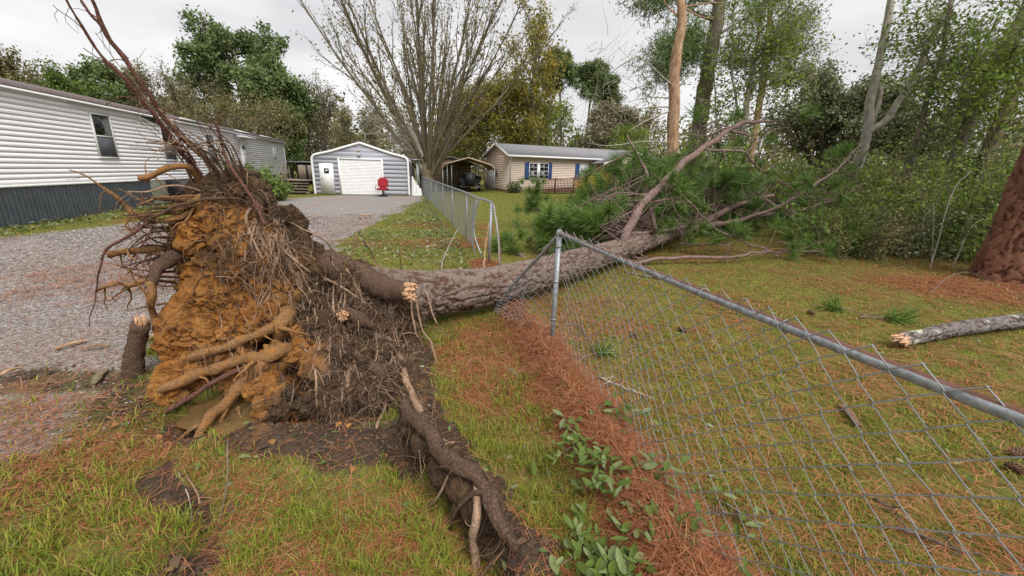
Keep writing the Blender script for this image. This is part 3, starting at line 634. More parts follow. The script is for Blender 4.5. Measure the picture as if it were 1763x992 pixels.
    V = Q[:, None, :] + rr[..., None] * (np.cos(A)[..., None] * N[:, None, :] + np.sin(A)[..., None] * B[:, None, :])
    i = np.arange(n - 1)[:, None] * k; j = np.arange(k)[None, :]; j2 = (j + 1) % k
    F = np.stack([i + j, i + j2, i + k + j2, i + k + j], -1).reshape(-1, 4)
    V = np.vstack([V.reshape(-1, 3), Q[0], Q[-1]]); jj = np.arange(k); bb = (n - 1) * k
    me = mesh_np(name, V, [F, np.stack([np.full(k, n * k), (jj + 1) % k, jj], -1), np.stack([np.full(k, n * k + 1), bb + jj, bb + (jj + 1) % k], -1)], True)
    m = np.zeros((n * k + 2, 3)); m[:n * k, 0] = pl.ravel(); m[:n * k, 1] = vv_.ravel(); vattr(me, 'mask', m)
    return link(name, me, MT[mat], parent, kind)
TP = [(-1.45, 3.93, .46), (-.98, 4.44, .40), (-.09, 5.2, .345), (1.18, 6.75, .33), (2.76, 8.68, .35), (4.3, 10.5, .40), (5.6, 11.95, .50)]
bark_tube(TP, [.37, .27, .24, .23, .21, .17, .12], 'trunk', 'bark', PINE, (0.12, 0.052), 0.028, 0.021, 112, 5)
LIMBS = []
def limb(pts, r0, r1, name='limb', mat='limb', parent=None):
    P = np.array([atY(*p) for p in pts]); Q, q = spline(P, np.linspace(r0, r1, len(P)) * (.9 if r0 < .05 else 1.0), 0.08)
    Q = Q + (np.stack([vnoise(Q, 3, 1), vnoise(Q, 3, 2), vnoise(Q, 3, 3)], -1) - .5) * .10
    q = q * (.85 + .3 * vnoise(Q, 9, 4)); LIMBS.append((Q, q))
    m = MB(); m.tube(Q, q, 10 if r0 > .03 else 6, True, .05, rng)
    for _ in range(max(2, int(len(Q) * .38))):                   # dead twigs along the limb
        i = rng.integers(2, len(Q)); d = rng.normal(0, 1, 3); d /= np.linalg.norm(d); S = [Q[i]]; Lg = rng.uniform(.15, .85)
        for s_ in range(5): d = d + rng.normal(0, .3, 3); d /= np.linalg.norm(d); S.append(S[-1] + d * Lg / 5)
        m.tube(np.array(S), np.linspace(min(.012, q[i] * .5), .003, 6), 4, False)
    return m.build(name, MT[mat], PINE if parent is None else parent, True)
limb([(1072, 415, 8.05), (1085, 385, 8.2), (1105, 352, 8.4), (1150, 308, 8.8), (1200, 264, 9.2), (1240, 238, 9.6), (1262, 222, 9.9), (1302, 209, 10.3), (1330, 213, 10.6)], .105, .03)
limb([(1129, 395, 8.7), (1114, 332, 9.0), (1114, 296, 9.1), (1099, 273, 9.2), (1083, 243, 9.3), (1082, 235, 9.3)], .05, .015)
limb([(1205, 390, 12.0), (1262, 357, 12.6), (1298, 346, 13.0), (1330, 335, 13.4)], .10, .05)
limb([(1205, 395, 11.9), (1268, 381, 12.2), (1300, 370, 12.4), (1349, 368, 12.6), (1396, 357, 12.8), (1450, 338, 13.0), (1482, 318, 13.2)], .085, .025)
limb([(1262, 385, 11.9), (1349, 351, 12.0), (1390, 327, 12.2), (1423, 305, 12.4), (1450, 283, 12.6), (1478, 250, 12.8)], .055, .02)
limb([(1300, 340, 13.2), (1322, 349, 12.9), (1379, 373, 12.0), (1436, 398, 11.4)], .06, .075)
limb([(1100, 452, 7.8), (1121, 447, 8.0), (1213, 443, 8.3), (1281, 441, 8.6), (1308, 436, 8.8), (1450, 429, 9.6), (1500, 425, 9.9)], .045, .02)
limb([(1160, 318, 8.9), (1181, 341, 9.0), (1191, 354, 9.1), (1213, 376, 9.2), (1251, 403, 9.2), (1295, 422, 9.1), (1344, 441, 8.9)], .022, .02)
limb([(1208, 258, 9.3), (1240, 260, 9.4), (1284, 262, 9.5), (1295, 281, 9.6), (1322, 297, 9.8), (1357, 321, 10.0), (1377, 336, 10.2), (1440, 345, 10.6)], .032, .014)
limb([(1178, 229, 9.6), (1211, 232, 9.6), (1251, 221, 9.8)], .008, .02)
limb([(1195, 250, 9.9), (1213, 224, 9.8), (1224, 210, 9.8), (1245, 215, 9.9), (1262, 224, 9.9)], .008, .022)
limb([(1284, 262, 9.5), (1322, 234, 9.6), (1349, 218, 9.7), (1362, 230, 9.7)], .018, .010)
limb([(1125, 346, 8.5), (1150, 340, 8.4), (1172, 338, 8.4)], .03, .02)
limb([(1085, 405, 8.3), (1130, 398, 9.0), (1165, 392, 9.6), (1195, 382, 10.4)], .04, .05)
limb([(1250, 225, 9.8), (1275, 233, 10.0), (1300, 238, 10.2)], .035, .012)
limb([(1165, 420, 9.6), (1230, 420, 9.2), (1260, 425, 9.0)], .03, .012)
limb([(1330, 420, 11.5), (1390, 412, 11.6), (1440, 400, 11.8)], .03, .012)
limb([(1080, 402, 8.2), (1063, 345, 8.6), (1058, 310, 8.8)], .02, .008)
limb([(1140, 392, 9.2), (1090, 370, 10.2), (1050, 350, 11.0), (1020, 345, 11.6)], .04, .012)
limb([(1180, 388, 10.6), (1150, 340, 11.4), (1130, 300, 12.0)], .04, .012)
limb([(1230, 378, 12.2), (1230, 320, 12.8), (1240, 280, 13.2)], .04, .012)
# --- tufts of long needles
t = NT('pine_needles_green'); g_ = t.new('NewGeometry'); oi = t.new('ObjectInfo')
c1 = t.ramp(g_.outputs['Random Per Island'], [(0, (0.04, 0.095, 0.016)), (0.5, (0.10, 0.20, 0.032)), (1, (0.21, 0.33, 0.07))])
MT['needle'] = t.finish(t.mix(t.math('MULTIPLY', oi.outputs['Random'], .5), c1, (0.13, 0.17, 0.03)), 0.45, None, 0, 0, 0, 0.3, 0.4)
def needle_tuft(seed, n=110, L=.25, w=.0032, spread=1.0):
    g = np.random.default_rng(seed); d = g.normal(0, 1, (n, 3)); d[:, 2] = np.abs(d[:, 2]) * 1.0 + .15; d[:, :2] *= spread; d /= np.linalg.norm(d, axis=1, keepdims=True)
    b = np.stack([g.normal(0, .012, n), g.normal(0, .012, n), g.uniform(-.14, .03, n)], -1); Ls = L * g.uniform(.7, 1.15, n)[:, None]
    s = np.cross(d, g.normal(0, 1, (n, 3))); s /= np.linalg.norm(s, axis=1, keepdims=True) + 1e-9; s *= w
    droop = np.array([0, 0, -1.0]); p1 = b + d * Ls * .55; p2 = b + d * Ls + droop * Ls * .0
    p2 = p1 + (d * .8 + np.array([0, 0, 0.0])) * Ls * .5
    V = np.concatenate([b - s, b + s, p1 + s, p1 - s, p2], 1).reshape(-1, 3); i = np.arange(n)[:, None] * 5
    return mesh_np('needle_tuft', V, [i + np.array([[0, 1, 2, 3]]), i + np.array([[3, 2, 4]])])
TUFTS = [needle_tuft(s, 100, .29, .0040) for s in range(5)]
for m in TUFTS: m.materials.append(MT['needle'])
def axis_rot(d, spin):
    return Vector((0, 0, 1)).rotation_difference(Vector(d)).to_matrix().to_4x4() @ Matrix.Rotation(spin, 4, 'Z')
def put_tuft(parent, off, p, d, sc_):
    o = bpy.data.objects.new('needle_tuft', TUFTS[rng.integers(5)]); COL.objects.link(o); o.parent = parent
    o.matrix_local = Matrix.Translation(Vector(np.array(p) - off)) @ axis_rot(d, rng.uniform(0, 6.28)) @ Matrix.Scale(sc_, 4)
    return o
allQ = np.vstack([Q for Q, q in LIMBS])
bigQ = np.vstack([LIMBS[i][0] for i in (0, 1, 2, 3, 4, 5, 6, 7, 8)]); bigD = bigQ - EYE; bigL = np.linalg.norm(bigD, axis=1); bigD /= bigL[:, None]      # main limbs lie on top of the heap
tw = MB(); spots = []
o0 = np.array([2.4, 8.3, 0]); 
tries = 0
while len(spots) < 760 and tries < 14000:
    tries += 1
    s = rng.uniform(-.8, 10.5); lat = rng.uniform(-1.0, 1.0)
    left, right = (2.0 if s < 2.5 else 3.0), (0.0 if s < 2.0 else 0.4 if s < 5 else 1.1)
    lat = lat * (left + right) / 2 + (right - left) / 2
    zt = 1.15 if s < 2.2 else 2.5 if s < 6.5 else 2.0
    z = rng.uniform(.08, zt) * (1 - 0.25 * abs(lat) / 2.6)
    if lat > -.4 and s < 5 and z < 1.0: continue
    p = o0 + ET * s + EA * lat + np.array([0, 0, z])
    k = np.argmin(np.sum((allQ - p) ** 2, 1)); dist = np.linalg.norm(allQ[k] - p)
    if dist > 2.0 or np.min(np.sum((LIMBS[0][0] - p) ** 2, 1)) < .3: continue
    pd = p - EYE; pl_ = np.linalg.norm(pd); cover = (bigD @ (pd / pl_) > math.cos(.022)) & (bigL > pl_ - .1)
    if cover.any() and rng.uniform() < .85: continue
    dd_ = np.sum((allQ - p) ** 2, 1); ok_ = np.where(dd_ < (dist + .7) ** 2)[0]; k = ok_[rng.integers(len(ok_))]; dist = float(np.sqrt(dd_[k]))
    spots.append((p, allQ[k], dist))
for Q, q in LIMBS[1:]:                                           # shoots close along every limb
    for _ in range(max(2, int(len(Q) * .16))):
        k = rng.integers(len(Q) // 3, len(Q)); d = rng.normal(0, 1, 3); d /= np.linalg.norm(d); p = Q[k] + d * rng.uniform(.15, .75); p[2] = max(p[2], .08)
        spots.append((p, Q[k], .5))
for i, (p, q0, dist) in enumerate(spots):
    mid = (p + q0) / 2 + rng.normal(0, .16, 3) * dist + np.array([0, 0, -.10 * dist])
    S, r_ = spline(np.array([q0, mid, p]), [.006 + .006 * dist, .007, .006], .12); tw.tube(S, r_, 4, False)
    d = (p - mid); d /= np.linalg.norm(d) + 1e-6; d = d + np.array([0, 0, rng.uniform(-.5, .5)]) + rng.normal(0, .35, 3); d /= np.linalg.norm(d)
    spots[i] = (p, d)
link('twigs', tw.mesh('twigs'), MT['limb'], PINE, 'stuff')
poff = np.array(PINE.location)
order = sorted(range(len(spots)), key=lambda i: np.linalg.norm(spots[i][0] - EYE))
for i in order[:290]: put_tuft(PINE, poff, spots[i][0], spots[i][1], rng.uniform(.95, 1.5))
VV, F4, F3, n0 = [], [], [], 0                                   # the tufts deeper in the crown, joined
for i in order[290:]:
    m = TUFTS[rng.integers(5)]; V = get_co(m); Mx = axis_rot(spots[i][1], rng.uniform(0, 6.28)) @ Matrix.Scale(rng.uniform(.9, 1.4), 4)
    A = np.array(Mx)[:3, :3]; V = V @ A.T + spots[i][0]; n = len(V) // 5; b = np.arange(n)[:, None] * 5 + n0
    VV.append(V); F4.append(b + np.array([[0, 1, 2, 3]])); F3.append(b + np.array([[3, 2, 4]])); n0 += len(V)
link('needle_mass', mesh_np('needle_mass', np.vstack(VV), [np.vstack(F4), np.vstack(F3)]), MT['needle'], PINE, 'stuff')

# snapped pine boughs lying on the lawn beside the trunk
def bough(loc, label, stem, tufts, r0, seed):
    g = np.random.default_rng(seed); o = thing('broken_pine_bough', loc, label, 'branch', 'pine boughs snapped off onto the lawn'); L = np.array(loc)
    Q, q = spline(np.array(stem, float), np.linspace(r0, r0 * .35, len(stem)), .06); m = MB(); m.tube(Q + 0, q, 8, True, .06, g)
    pts = []
    for i in range(tufts):
        k = g.integers(int(len(Q) * .35), len(Q)); d = g.normal(0, 1, 3); d[2] = abs(d[2]) * (.6 if r0 > .01 else .05); d /= np.linalg.norm(d); e = Q[k] + d * g.uniform(.12, .75); e[2] = max(e[2], .03)
        m.tube(np.array([Q[k], (Q[k] + e) / 2 + g.normal(0, .03, 3), e]), [.008, .006, .005], 4, False); pts.append((e, d))
    m.build('stem', MT['limb'], o, True)
    for e, d in pts: put_tuft(o, L, e, d + np.array([0, 0, .2 if r0 > .01 else .0]), g.uniform(.8, 1.15))
    return o
b0 = gnd(936, 396); bough(tuple(b0), 'green pine bough standing up from the lawn near the blue shuttered house', [b0, b0 + [-.1, .05, .35], b0 + [-.28, .1, .8], b0 + [-.42, .1, 1.25]], 24, .05, 1)
b0 = gnd(905, 446); bough(tuple(b0), 'short broken pine limb with a few needle tufts beside the bent rail', [b0, b0 + [-.25, .45, .08], b0 + [-.42, .8, .12], b0 + [-.3, 1.1, .22]], 12, .05, 2)
b0 = gnd(985, 392); bough(tuple(b0), 'low pine bough lying between the upright bough and the trunk', [b0, b0 + [.25, .5, .3], b0 + [.35, .9, .7], b0 + [.6, 1.2, .9]], 24, .045, 3)
b0 = gnd(1480, 548); bough(tuple(b0), 'flat green needle spray lying on the straw near the lichened log', [b0, b0 + [.1, .05, .03], b0 + [.22, .1, .04]], 3, .008, 4)
b0 = gnd(992, 632); bough(tuple(b0), 'small green needle spray at the foot of the near fence post', [b0, b0 + [.05, .05, .06], b0 + [.1, .1, .1]], 2, .008, 5)
# ============================================================ CHAIN LINK FENCE
MT['galv'] = noisy('galvanised_steel', [(0.3, (0.20, 0.21, 0.225)), (0.55, (0.36, 0.38, 0.40)), (0.75, (0.50, 0.52, 0.54))], 30, 4, 0.5, 0.15, 80, 0.003, metal=0.55, spec=0.5)
t = NT('galvanised_rail_rusty'); v = t.coord('Object'); g_ = t.new('NewGeometry'); s_ = t.new('SeparateXYZ'); t.lk(g_.outputs['Normal'], s_.inputs[0])
n = t.noise(v, 12, 5, .7); f = t.math('ADD', t.math('ADD', t.math('MULTIPLY', s_.outputs[0], 0.2), s_.outputs[2]), t.math('MULTIPLY', t.math('SUBTRACT', n, .5), .4))
steel = t.ramp(t.noise(v, 40, 4), [(0.3, (0.19, 0.20, 0.215)), (0.7, (0.44, 0.46, 0.48))])
MT['rail'] = t.finish(t.mix(t.ramp(f, [(0.50, (0, 0, 0)), (0.64, (1, 1, 1))]), steel, t.ramp(n, [(0.3, (0.10, 0.045, 0.03)), (0.7, (0.20, 0.10, 0.07))])), 0.55, t.noise(v, 120, 3), 0.2, 0.003, 0.35, 0, 0.4)
MT['wire'] = noisy('galvanised_wire', [(0.3, (0.20, 0.205, 0.21)), (0.7, (0.32, 0.33, 0.34))], 8, 3, 0.6, 0, metal=0.15, spec=0.5)
DW, DH = 0.066, 0.118                                            # wire spacing (half a diamond's width) and diamond height
def wire_run(parent, fpos, s0, s1, zmax, r, k=4, i0=0):
    """wires of a chain link sheet: fpos(s, h) -> point; every wire is one part"""
    n = int(abs(s1 - s0) / DW); rows = int(zmax / (DH / 2))
    for i in range(n):
        c = s0 + (i + .5) * DW * (1 if s1 > s0 else -1); pts = []
        for j in range(rows + 1):
            sg = 1 if (i + j + i0) % 2 == 0 else -1; h = zmax - j * DH / 2
            p, nrm = fpos(c + sg * DW / 2 * 1.13, h); nd = round((c + sg * DW / 2) / DW * 2), j; hh = math.sin(nd[0] * 12.9898 + nd[1] * 78.233) * 43758.5453; p = p + np.array([0, 0, ((hh % 1) - .5) * .009]) + nrm * (((hh * 7) % 1) - .5) * .012; pts.append(p + nrm * (r * 1.1) * (1 if sg > 0 else -1))
        P = np.array(pts); a = P[:-1] * .94 + P[1:] * .06; b = P[:-1] * .06 + P[1:] * .94; P = np.vstack([pts[0], np.stack([a, b], 1).reshape(-1, 3), pts[-1]])
        m = MB(); m.tube(P, r, k, False); m.build('wire', MT['wire'], parent, k > 3)
NEAR = thing('chain_link_fence', (0.43, 3.83, 0), 'near chain link fence section with sagging mesh and long galvanised top rail', 'fence')
def rail_at(s):  # top rail, from the post towards the viewer
    return np.array([.45 + s * .2747, 3.86 - s * .9615, 1.235 - .02 * math.sin(min(s, 3.4) / 3.4 * math.pi)])
def foot_at(s): x = .43 + s * .2231; y = 3.83 - s * .9748; return np.array([x, y, 0.03])
m = MB(); m.tube(np.array([rail_at(s) for s in np.arange(-.02, 4.3, .1)]), .0215, 16); m.build('top_rail', MT['rail'], NEAR, True)
m = MB(); pb, pt = np.array([.425, 3.84, -.3]), np.array([.445, 3.865, 1.225]); m.tube(np.array([pb, pb * .5 + pt * .5, pt]), .026, 16); po = m.build('post', MT['galv'], NEAR, True)
m = MB(); m.tube(np.array([pt + [0, 0, -.02], pt + [0, 0, .0], pt + [0, 0, .025], pt + [0, 0, .04]]), [.031, .031, .029, .012], 16); m.build('post_cap', MT['galv'], po, True)
for zz in (.35, .75, 1.1):
    p = pb + (pt - pb) * ((zz + .3) / 1.525); m = MB(); m.tube(np.array([p + [0, 0, -.008], p + [0, 0, .008]]), .0285, 16); m.build('tension_band', MT['galv'], po, True)
def near_pos(s, h):
    T, B = rail_at(s), foot_at(s); f = h / 1.24; p = B + (T - B) * f
    nrm = np.array([.9615, .2747, 0]); sag = math.sin(np.clip(f, 0, 1) * math.pi) * (.05 * math.sin(s * 1.7 + .4) + .03) + .02 * math.sin(s * 5 + f * 4)
    p = p + nrm * (sag - .0) ; p[2] += .012 * math.sin(s * 3.1) * f; return p - nrm * (.024 if f > .9 else .024 * f), nrm
wire_run(NEAR, near_pos, .046, 4.0, 1.295, .0024, 4)
for s in (.55, 1.33, 1.95, 2.42):                                # wire ties round the rail
    c = rail_at(s); a = np.linspace(0, 5.6, 16); d = np.array([.2747, -.9615, 0]); nn = np.array([.9615, .2747, 0])
    P = np.array([c + nn * .026 * math.cos(x) + np.array([0, 0, 1]) * .026 * math.sin(x) + d * .012 * x / 6 for x in a] + [c - nn * .03 + np.array([0, 0, -.07])])
    m = MB(); m.tube(P, .0022, 5); m.build('wire_tie', MT['wire'], NEAR, True)
# the mesh dragged down over the trunk, beyond the post
P0, P1 = np.array([.445, 3.87, 1.225]), atY(872, 503, 4.72)
droop = spline(np.array([P0, atY(932, 438, 4.12), atY(900, 472, 4.46), P1]), [.0, 0, 0, 0], .03)[0]
m = MB(); m.tube(droop, .019, 10); m.build('bent_rail', MT['rail'], NEAR, True)
dl = np.concatenate([[0], np.cumsum(np.linalg.norm(np.diff(droop, axis=0), axis=1))])
def droop_pos(s, h):
    T = np.array([np.interp(s, dl, droop[:, i]) for i in range(3)]); f = h / 1.2; B = np.array([.40 - s * .48, 3.90 + s * .42, .05 + .12 * s])
    n_ = np.array([.7, .7, 0]); p = B + (T - B) * f + n_ * .06 * math.sin(f * 3.1) * math.sin(s * 9); return p, n_
wire_run(NEAR, droop_pos, .03, dl[-1], 1.2, .0027, 3)
FAR = thing('chain_link_fence', (-0.43, 7.79, 0), 'far chain link fence run from the bent corner post back to the spreading tree', 'fence')
e0, e1 = np.array([-.43, 7.79]), gnd(727, 333)[:2]; fd = (e1 - e0); FL = np.linalg.norm(fd); fd /= FL; fn = np.array([-fd[1], fd[0], 0])
def frail(s):
    dip = .10 * math.exp(-((s - 1.3) / 1.1) ** 2); off = .22 * math.exp(-((s - .9) / .9) ** 2)
    p = np.array([*(e0 + fd * s), 1.22 - dip * .2]) ; return p
m = MB(); m.tube(np.array([frail(s) for s in np.concatenate([np.arange(0, 4, .2), np.arange(4, FL + 1, 1.)])]), .021, 10); m.build('top_rail', MT['galv'], FAR, True)
for i, s in enumerate([0.0] + list(np.arange(3.0, FL, 3.0))):
    p = frail(s); m = MB(); m.tube(np.array([[p[0] - (.05 if i == 0 else 0), p[1], -.2], [p[0], p[1], 1.21]]), .028 if i == 0 else .023, 12); m.build('post', MT['galv'], FAR, True)
m = MB(); q = frail(0); m.tube(spline(np.array([q + [0, 0, .01], q + [.05, -.08, -.06], q + [.16, -.45, -.62], q + [.2, -.75, -.95], q + [.26, -.95, -1.08]]), [.021] * 5, .04)[0], .021, 10); m.build('bent_rail', MT['rail'], FAR, True)
m = MB(); pw = np.array([*(e0 + fd * 1.0), 0]); m.tube(spline(np.array([pw + [-.10, 0, 1.16], pw + [-.16, 0, .8], pw + [-.14, -.05, .4], pw + [.02, -.2, .02]]), [.02] * 4, .05)[0], .017, 8); m.build('bent_post', MT['galv'], FAR, True)
def far_pos(s, h):
    p = frail(s); f = h / 1.22; bul = .32 * math.exp(-((s - .6) / .9) ** 2) * math.sin(np.clip(f, 0, 1) * 2.0 + .5) * (1 - f * .6); p[2] = h + (.0 if h < 1 else 0); return p + fn * (bul + .02), fn
wire_run(FAR, far_pos, .55, 16.0, 1.24, .0032, 3)
wm = MB()
for i in range(int((FL - 16) / DW)):
    c = 16 + (i + .5) * DW; P = [far_pos(c + (1 if (i + j) % 2 else -1) * DW / 2, 1.24 - j * DH / 2)[0] for j in range(24)]; wm.tube(np.array(P), .005, 3, False)
link('wire_mesh', wm.mesh('wire_mesh'), MT['wire'], FAR, 'stuff')
# ============================================================ BUILDINGS
def hitp(u, v_, fr, y=0.0):
    """where a sight line meets a wall: (along the wall, height)"""
    d = ray(u, v_); o = fr.o + fr.n * y; t_ = ((o - EYE) @ fr.n) / (d @ fr.n); p = EYE + d * t_; return float((p - fr.o) @ fr.d), float(p[2])
def siding(name, base, dirt, scale=3.0, rough=.55):
    return noisy(name, [(0.25, dirt), (0.5, base), (0.8, tuple(min(1, c * 1.06) for c in base))], scale, 6, rough, 0.05, 60, 0.003, (0.25, 0.25, 2.0))
MT['vinyl'] = siding('white_vinyl_siding', (0.69, 0.68, 0.705), (0.61, 0.60, 0.62))
MT['white'] = noisy('white_paint', [(0.3, (0.66, 0.655, 0.65)), (0.7, (0.78, 0.78, 0.78))], 5, 5, 0.5, 0.05)
MT['skirt'] = noisy('slate_metal_skirting', [(0.3, (0.055, 0.064, 0.078)), (0.7, (0.09, 0.10, 0.118))], 3, 5, 0.45, 0.05, spec=.4)
MT['shingle'] = noisy('brown_shingle', [(0.3, (0.085, 0.066, 0.062)), (0.55, (0.15, 0.12, 0.115)), (0.75, (0.22, 0.185, 0.175))], 14, 6, 0.95, 0.5, 50)
MT['shingle_g'] = noisy('grey_shingle', [(0.3, (0.16, 0.155, 0.165)), (0.55, (0.23, 0.225, 0.235)), (0.75, (0.29, 0.285, 0.29))], 9, 6, 0.95, 0.4, 40)
t = NT('window_glass'); MT['glass'] = t.finish((0.012, 0.013, 0.015), 0.08, None, 0, 0, 0, 0, 0.5)
MT['screen'] = noisy('insect_screen', [(0.3, (0.07, 0.075, 0.085)), (0.7, (0.12, 0.125, 0.14))], 2, 3, 0.6, 0)
MT['wood_grey'] = noisy('weathered_timber', [(0.3, (0.10, 0.08, 0.06)), (0.5, (0.21, 0.165, 0.125)), (0.75, (0.33, 0.27, 0.21))], 6, 6, 0.9, 0.4, 30, stretch=(1, 1, 5))
MT['wood_red'] = noisy('red_brown_deck_timber', [(0.3, (0.10, 0.05, 0.035)), (0.6, (0.20, 0.10, 0.07)), (0.8, (0.28, 0.16, 0.11))], 6, 5, 0.85, 0.3, 30)
MT['black'] = noisy('dark_metal', [(0.3, (0.012, 0.012, 0.014)), (0.7, (0.03, 0.03, 0.034))], 6, 3, 0.5, 0)
MT['garage'] = siding('blue_grey_metal_siding', (0.355, 0.355, 0.395), (0.30, 0.298, 0.33))
MT['tan'] = siding('tan_vinyl_siding', (0.68, 0.56, 0.465), (0.61, 0.495, 0.405))
MT['brickbase'] = noisy('pinkish_skirt_board', [(0.3, (0.30, 0.20, 0.155)), (0.7, (0.40, 0.28, 0.22))], 4, 4, 0.9, 0.2)
MT['blue'] = noisy('blue_shutter_paint', [(0.3, (0.022, 0.055, 0.17)), (0.7, (0.035, 0.085, 0.24))], 4, 4, 0.5, 0.1)
MT['tan_metal'] = noisy('tan_roof_metal', [(0.3, (0.30, 0.215, 0.15)), (0.7, (0.42, 0.31, 0.22))], 3, 5, 0.6, 0.05)
MT['blind'] = noisy('window_blind', [(0.3, (0.42, 0.43, 0.45)), (0.7, (0.58, 0.59, 0.6))], 3, 3, 0.7, 0)
MT['red'] = noisy('red_cushion', [(0.3, (0.20, 0.010, 0.016)), (0.7, (0.33, 0.02, 0.028))], 12, 4, 0.85, 0.3)
def clap(parent, fr, x0, x1, z0, z1, n, mat, lap=.014, name='siding_board', shape=None, gap=.02):
    h = (z1 - z0) / n
    for i in range(n):
        a, b = z0 + i * h, z0 + (i + 1) * h
        if shape: (l0, r0), (l1, r1) = shape(a), shape(b)
        else: l0 = l1 = x0; r0 = r1 = x1
        if r0 - l0 < .05: continue
        a += gap; V = np.array([(l0, -lap, a), (r0, -lap, a), (r1, -lap * .8, b), (l1, -lap * .8, b), (l0, .006, a), (r0, .006, a), (r1, .006, b), (l1, .006, b)], float)
        m = MB(); m.add(fr(V), np.array([[0, 1, 2, 3], [5, 4, 7, 6], [0, 4, 5, 1], [3, 2, 6, 7], [0, 3, 7, 4], [1, 5, 6, 2]])); m.build(name, mat, parent)
def window(parent, fr, x0, x1, z0, z1, split=.5, lower='screen', grid=None, out=.05):
    m = MB(); f = .045
    for (a, b, c, d) in ((x0, x1, z0, z0 + f), (x0, x1, z1 - f, z1), (x0, x0 + f, z0 + f, z1 - f), (x1 - f, x1, z0 + f, z1 - f)): m.box(a, b, -out - .02, .0, c, d, fr)
    zm = z0 + (z1 - z0) * split; m.box(x0 + f, x1 - f, -out - .012, 0, zm - .02, zm + .02, fr); w = m.build('window', MT['white'], parent)
    for (c, d, mt) in ((z0 + f, zm - .02, lower), (zm + .02, z1 - f, 'glass')):
        m = MB(); m.box(x0 + f, x1 - f, -out, -.001, c, d, fr); m.build('pane', MT[mt], w)
        if grid:
            m = MB(); xm = (x0 + x1) / 2; m.box(xm - .012, xm + .012, -out - .008, -out, c, d, fr); zz = (c + d) / 2
            m.box(x0 + f, xm - .012, -out - .008, -out, zz - .012, zz + .012, fr); m.box(xm + .012, x1 - f, -out - .008, -out, zz - .012, zz + .012, fr); m.build('glazing_bar', MT['white'], w)
    return w
# --- mobile home on the left
fr = frame2((-11 - .25 * 3.0, 3.0), (-.2425, .9701)); YS = lambda y: (y - 3.0) / .9701; L = YS(36.9)
HOME = thing('mobile_home', tuple(fr.o), 'long white mobile home with slate metal skirting and brown shingle roof', 'house')
m = MB(); m.box(0, L, .004, 4.3, .05, 3.66, fr); m.build('wall', MT['vinyl'], HOME)
clap(HOME, fr, 0, L, 1.08, 3.66, 18, MT['vinyl'], .008, gap=.009)
m = MB(); m.box(-.0, L + .05, -.045, .0, 1.03, 1.098, fr); m.build('base_trim', MT['white'], HOME)
m = MB(); m.box(L, L + .03, -.04, .1, 1.1, 3.66, fr); m.build('corner_trim', MT['white'], HOME)
pw_ = .92; k = int(L / pw_)
for i in range(k):
    a = i * pw_; yy = 3.0 + a * .9701
    if 17.0 < yy < 18.3: continue
    nr = 6; xs, ys = [], []
    for j in range(nr):
        b = a + j * pw_ / nr; c = pw_ / nr; xs += [b, b + c * .55, b + c * .65, b + c * .9]; ys += [0, 0, -.011, -.011]
    xs.append(a + pw_ - .004); ys.append(0); n = len(xs)
    V = np.array([(x, y - .012, z) for z in (0.0, 1.04) for x, y in zip(xs, ys)], float); j = np.arange(n - 1)
    m = MB(); m.add(fr(V), np.stack([j, j + 1, j + 1 + n, j + n], -1)); m.build('skirting_panel', MT['skirt'], HOME)
rf = MB(); rf.prism([(-.18, 3.62), (-.18, 3.77), (2.2, 4.32), (4.5, 3.77), (4.5, 3.62)], -.15, L + .15, lambda V: fr(np.stack([V[..., 1], V[..., 0], V[..., 2]], -1))); ro = rf.build('roof', MT['shingle'], HOME)
m = MB(); m.box(-.15, L + .15, -.20, -.181, 3.60, 3.665, fr); m.build('fascia', MT['white'], ro)
for (u0, u1) in ((300, 332), (395, 420), (438, 462)):            # strips of roof edge flashing lifted by the wind
    x0, x1 = hitp(u0, 205, fr)[0], hitp(u1, 215, fr)[0]; m = MB(); m.box(x0, x1, -.24, -.20, 3.76, 3.83, fr); m.build('lifted_flashing', MT['white'], ro)
x0 = hitp(235, 200, fr)[0]; x1 = hitp(275, 212, fr)[0]
m = MB(); m.add(fr(np.array([(x0, -.03, 3.60), (x1, -.03, 3.58), (x1, -.03, 3.32), (x0, -.06, 3.60), (x1, -.06, 3.58), (x1, -.06, 3.32)], float)), [np.array([[0, 1, 2], [5, 4, 3]]), np.array([[0, 3, 4, 1], [1, 4, 5, 2], [2, 5, 3, 0]])]); m.build('siding_gap', MT['black'], HOME)
m = MB(); m.add(fr(np.array([(x0 - 3.5, -.05, 3.47), (x0 + .2, -.08, 3.44), (x0 + .2, -.06, 3.60), (x0 - 3.5, -.04, 3.60)], float)), np.array([[0, 1, 2, 3]])); m.build('loose_siding', MT['vinyl'], HOME)
for (y0, y1, z0, z1, sp_) in ((14.76, 15.7, 1.88, 3.38, .5), (18.72, 19.65, 1.86, 3.36, .5), (22.75, 23.75, 1.72, 3.3, .52), (33.85, 34.25, 2.1, 3.15, .5)):
    window(HOME, fr, YS(y0), YS(y1), z0, z1, sp_)
dx = YS(27.3); m = MB(); m.box(dx, dx + .95, -.06, 0, 1.12, 3.28, fr); d_ = m.build('door', MT['white'], HOME)
a = np.linspace(0, math.pi, 11); pts = [(dx + .47 + .26 * math.cos(x), 2.72 + .26 * math.sin(x)) for x in a]
m = MB(); m.prism(pts, -.066, -.061, fr); m.build('fanlight', MT['glass'], d_)
m = MB(); m.box(dx - .7, dx + 1.6, -.55, -.03, 3.42, 3.50, fr); m.build('door_canopy', MT['white'], HOME)
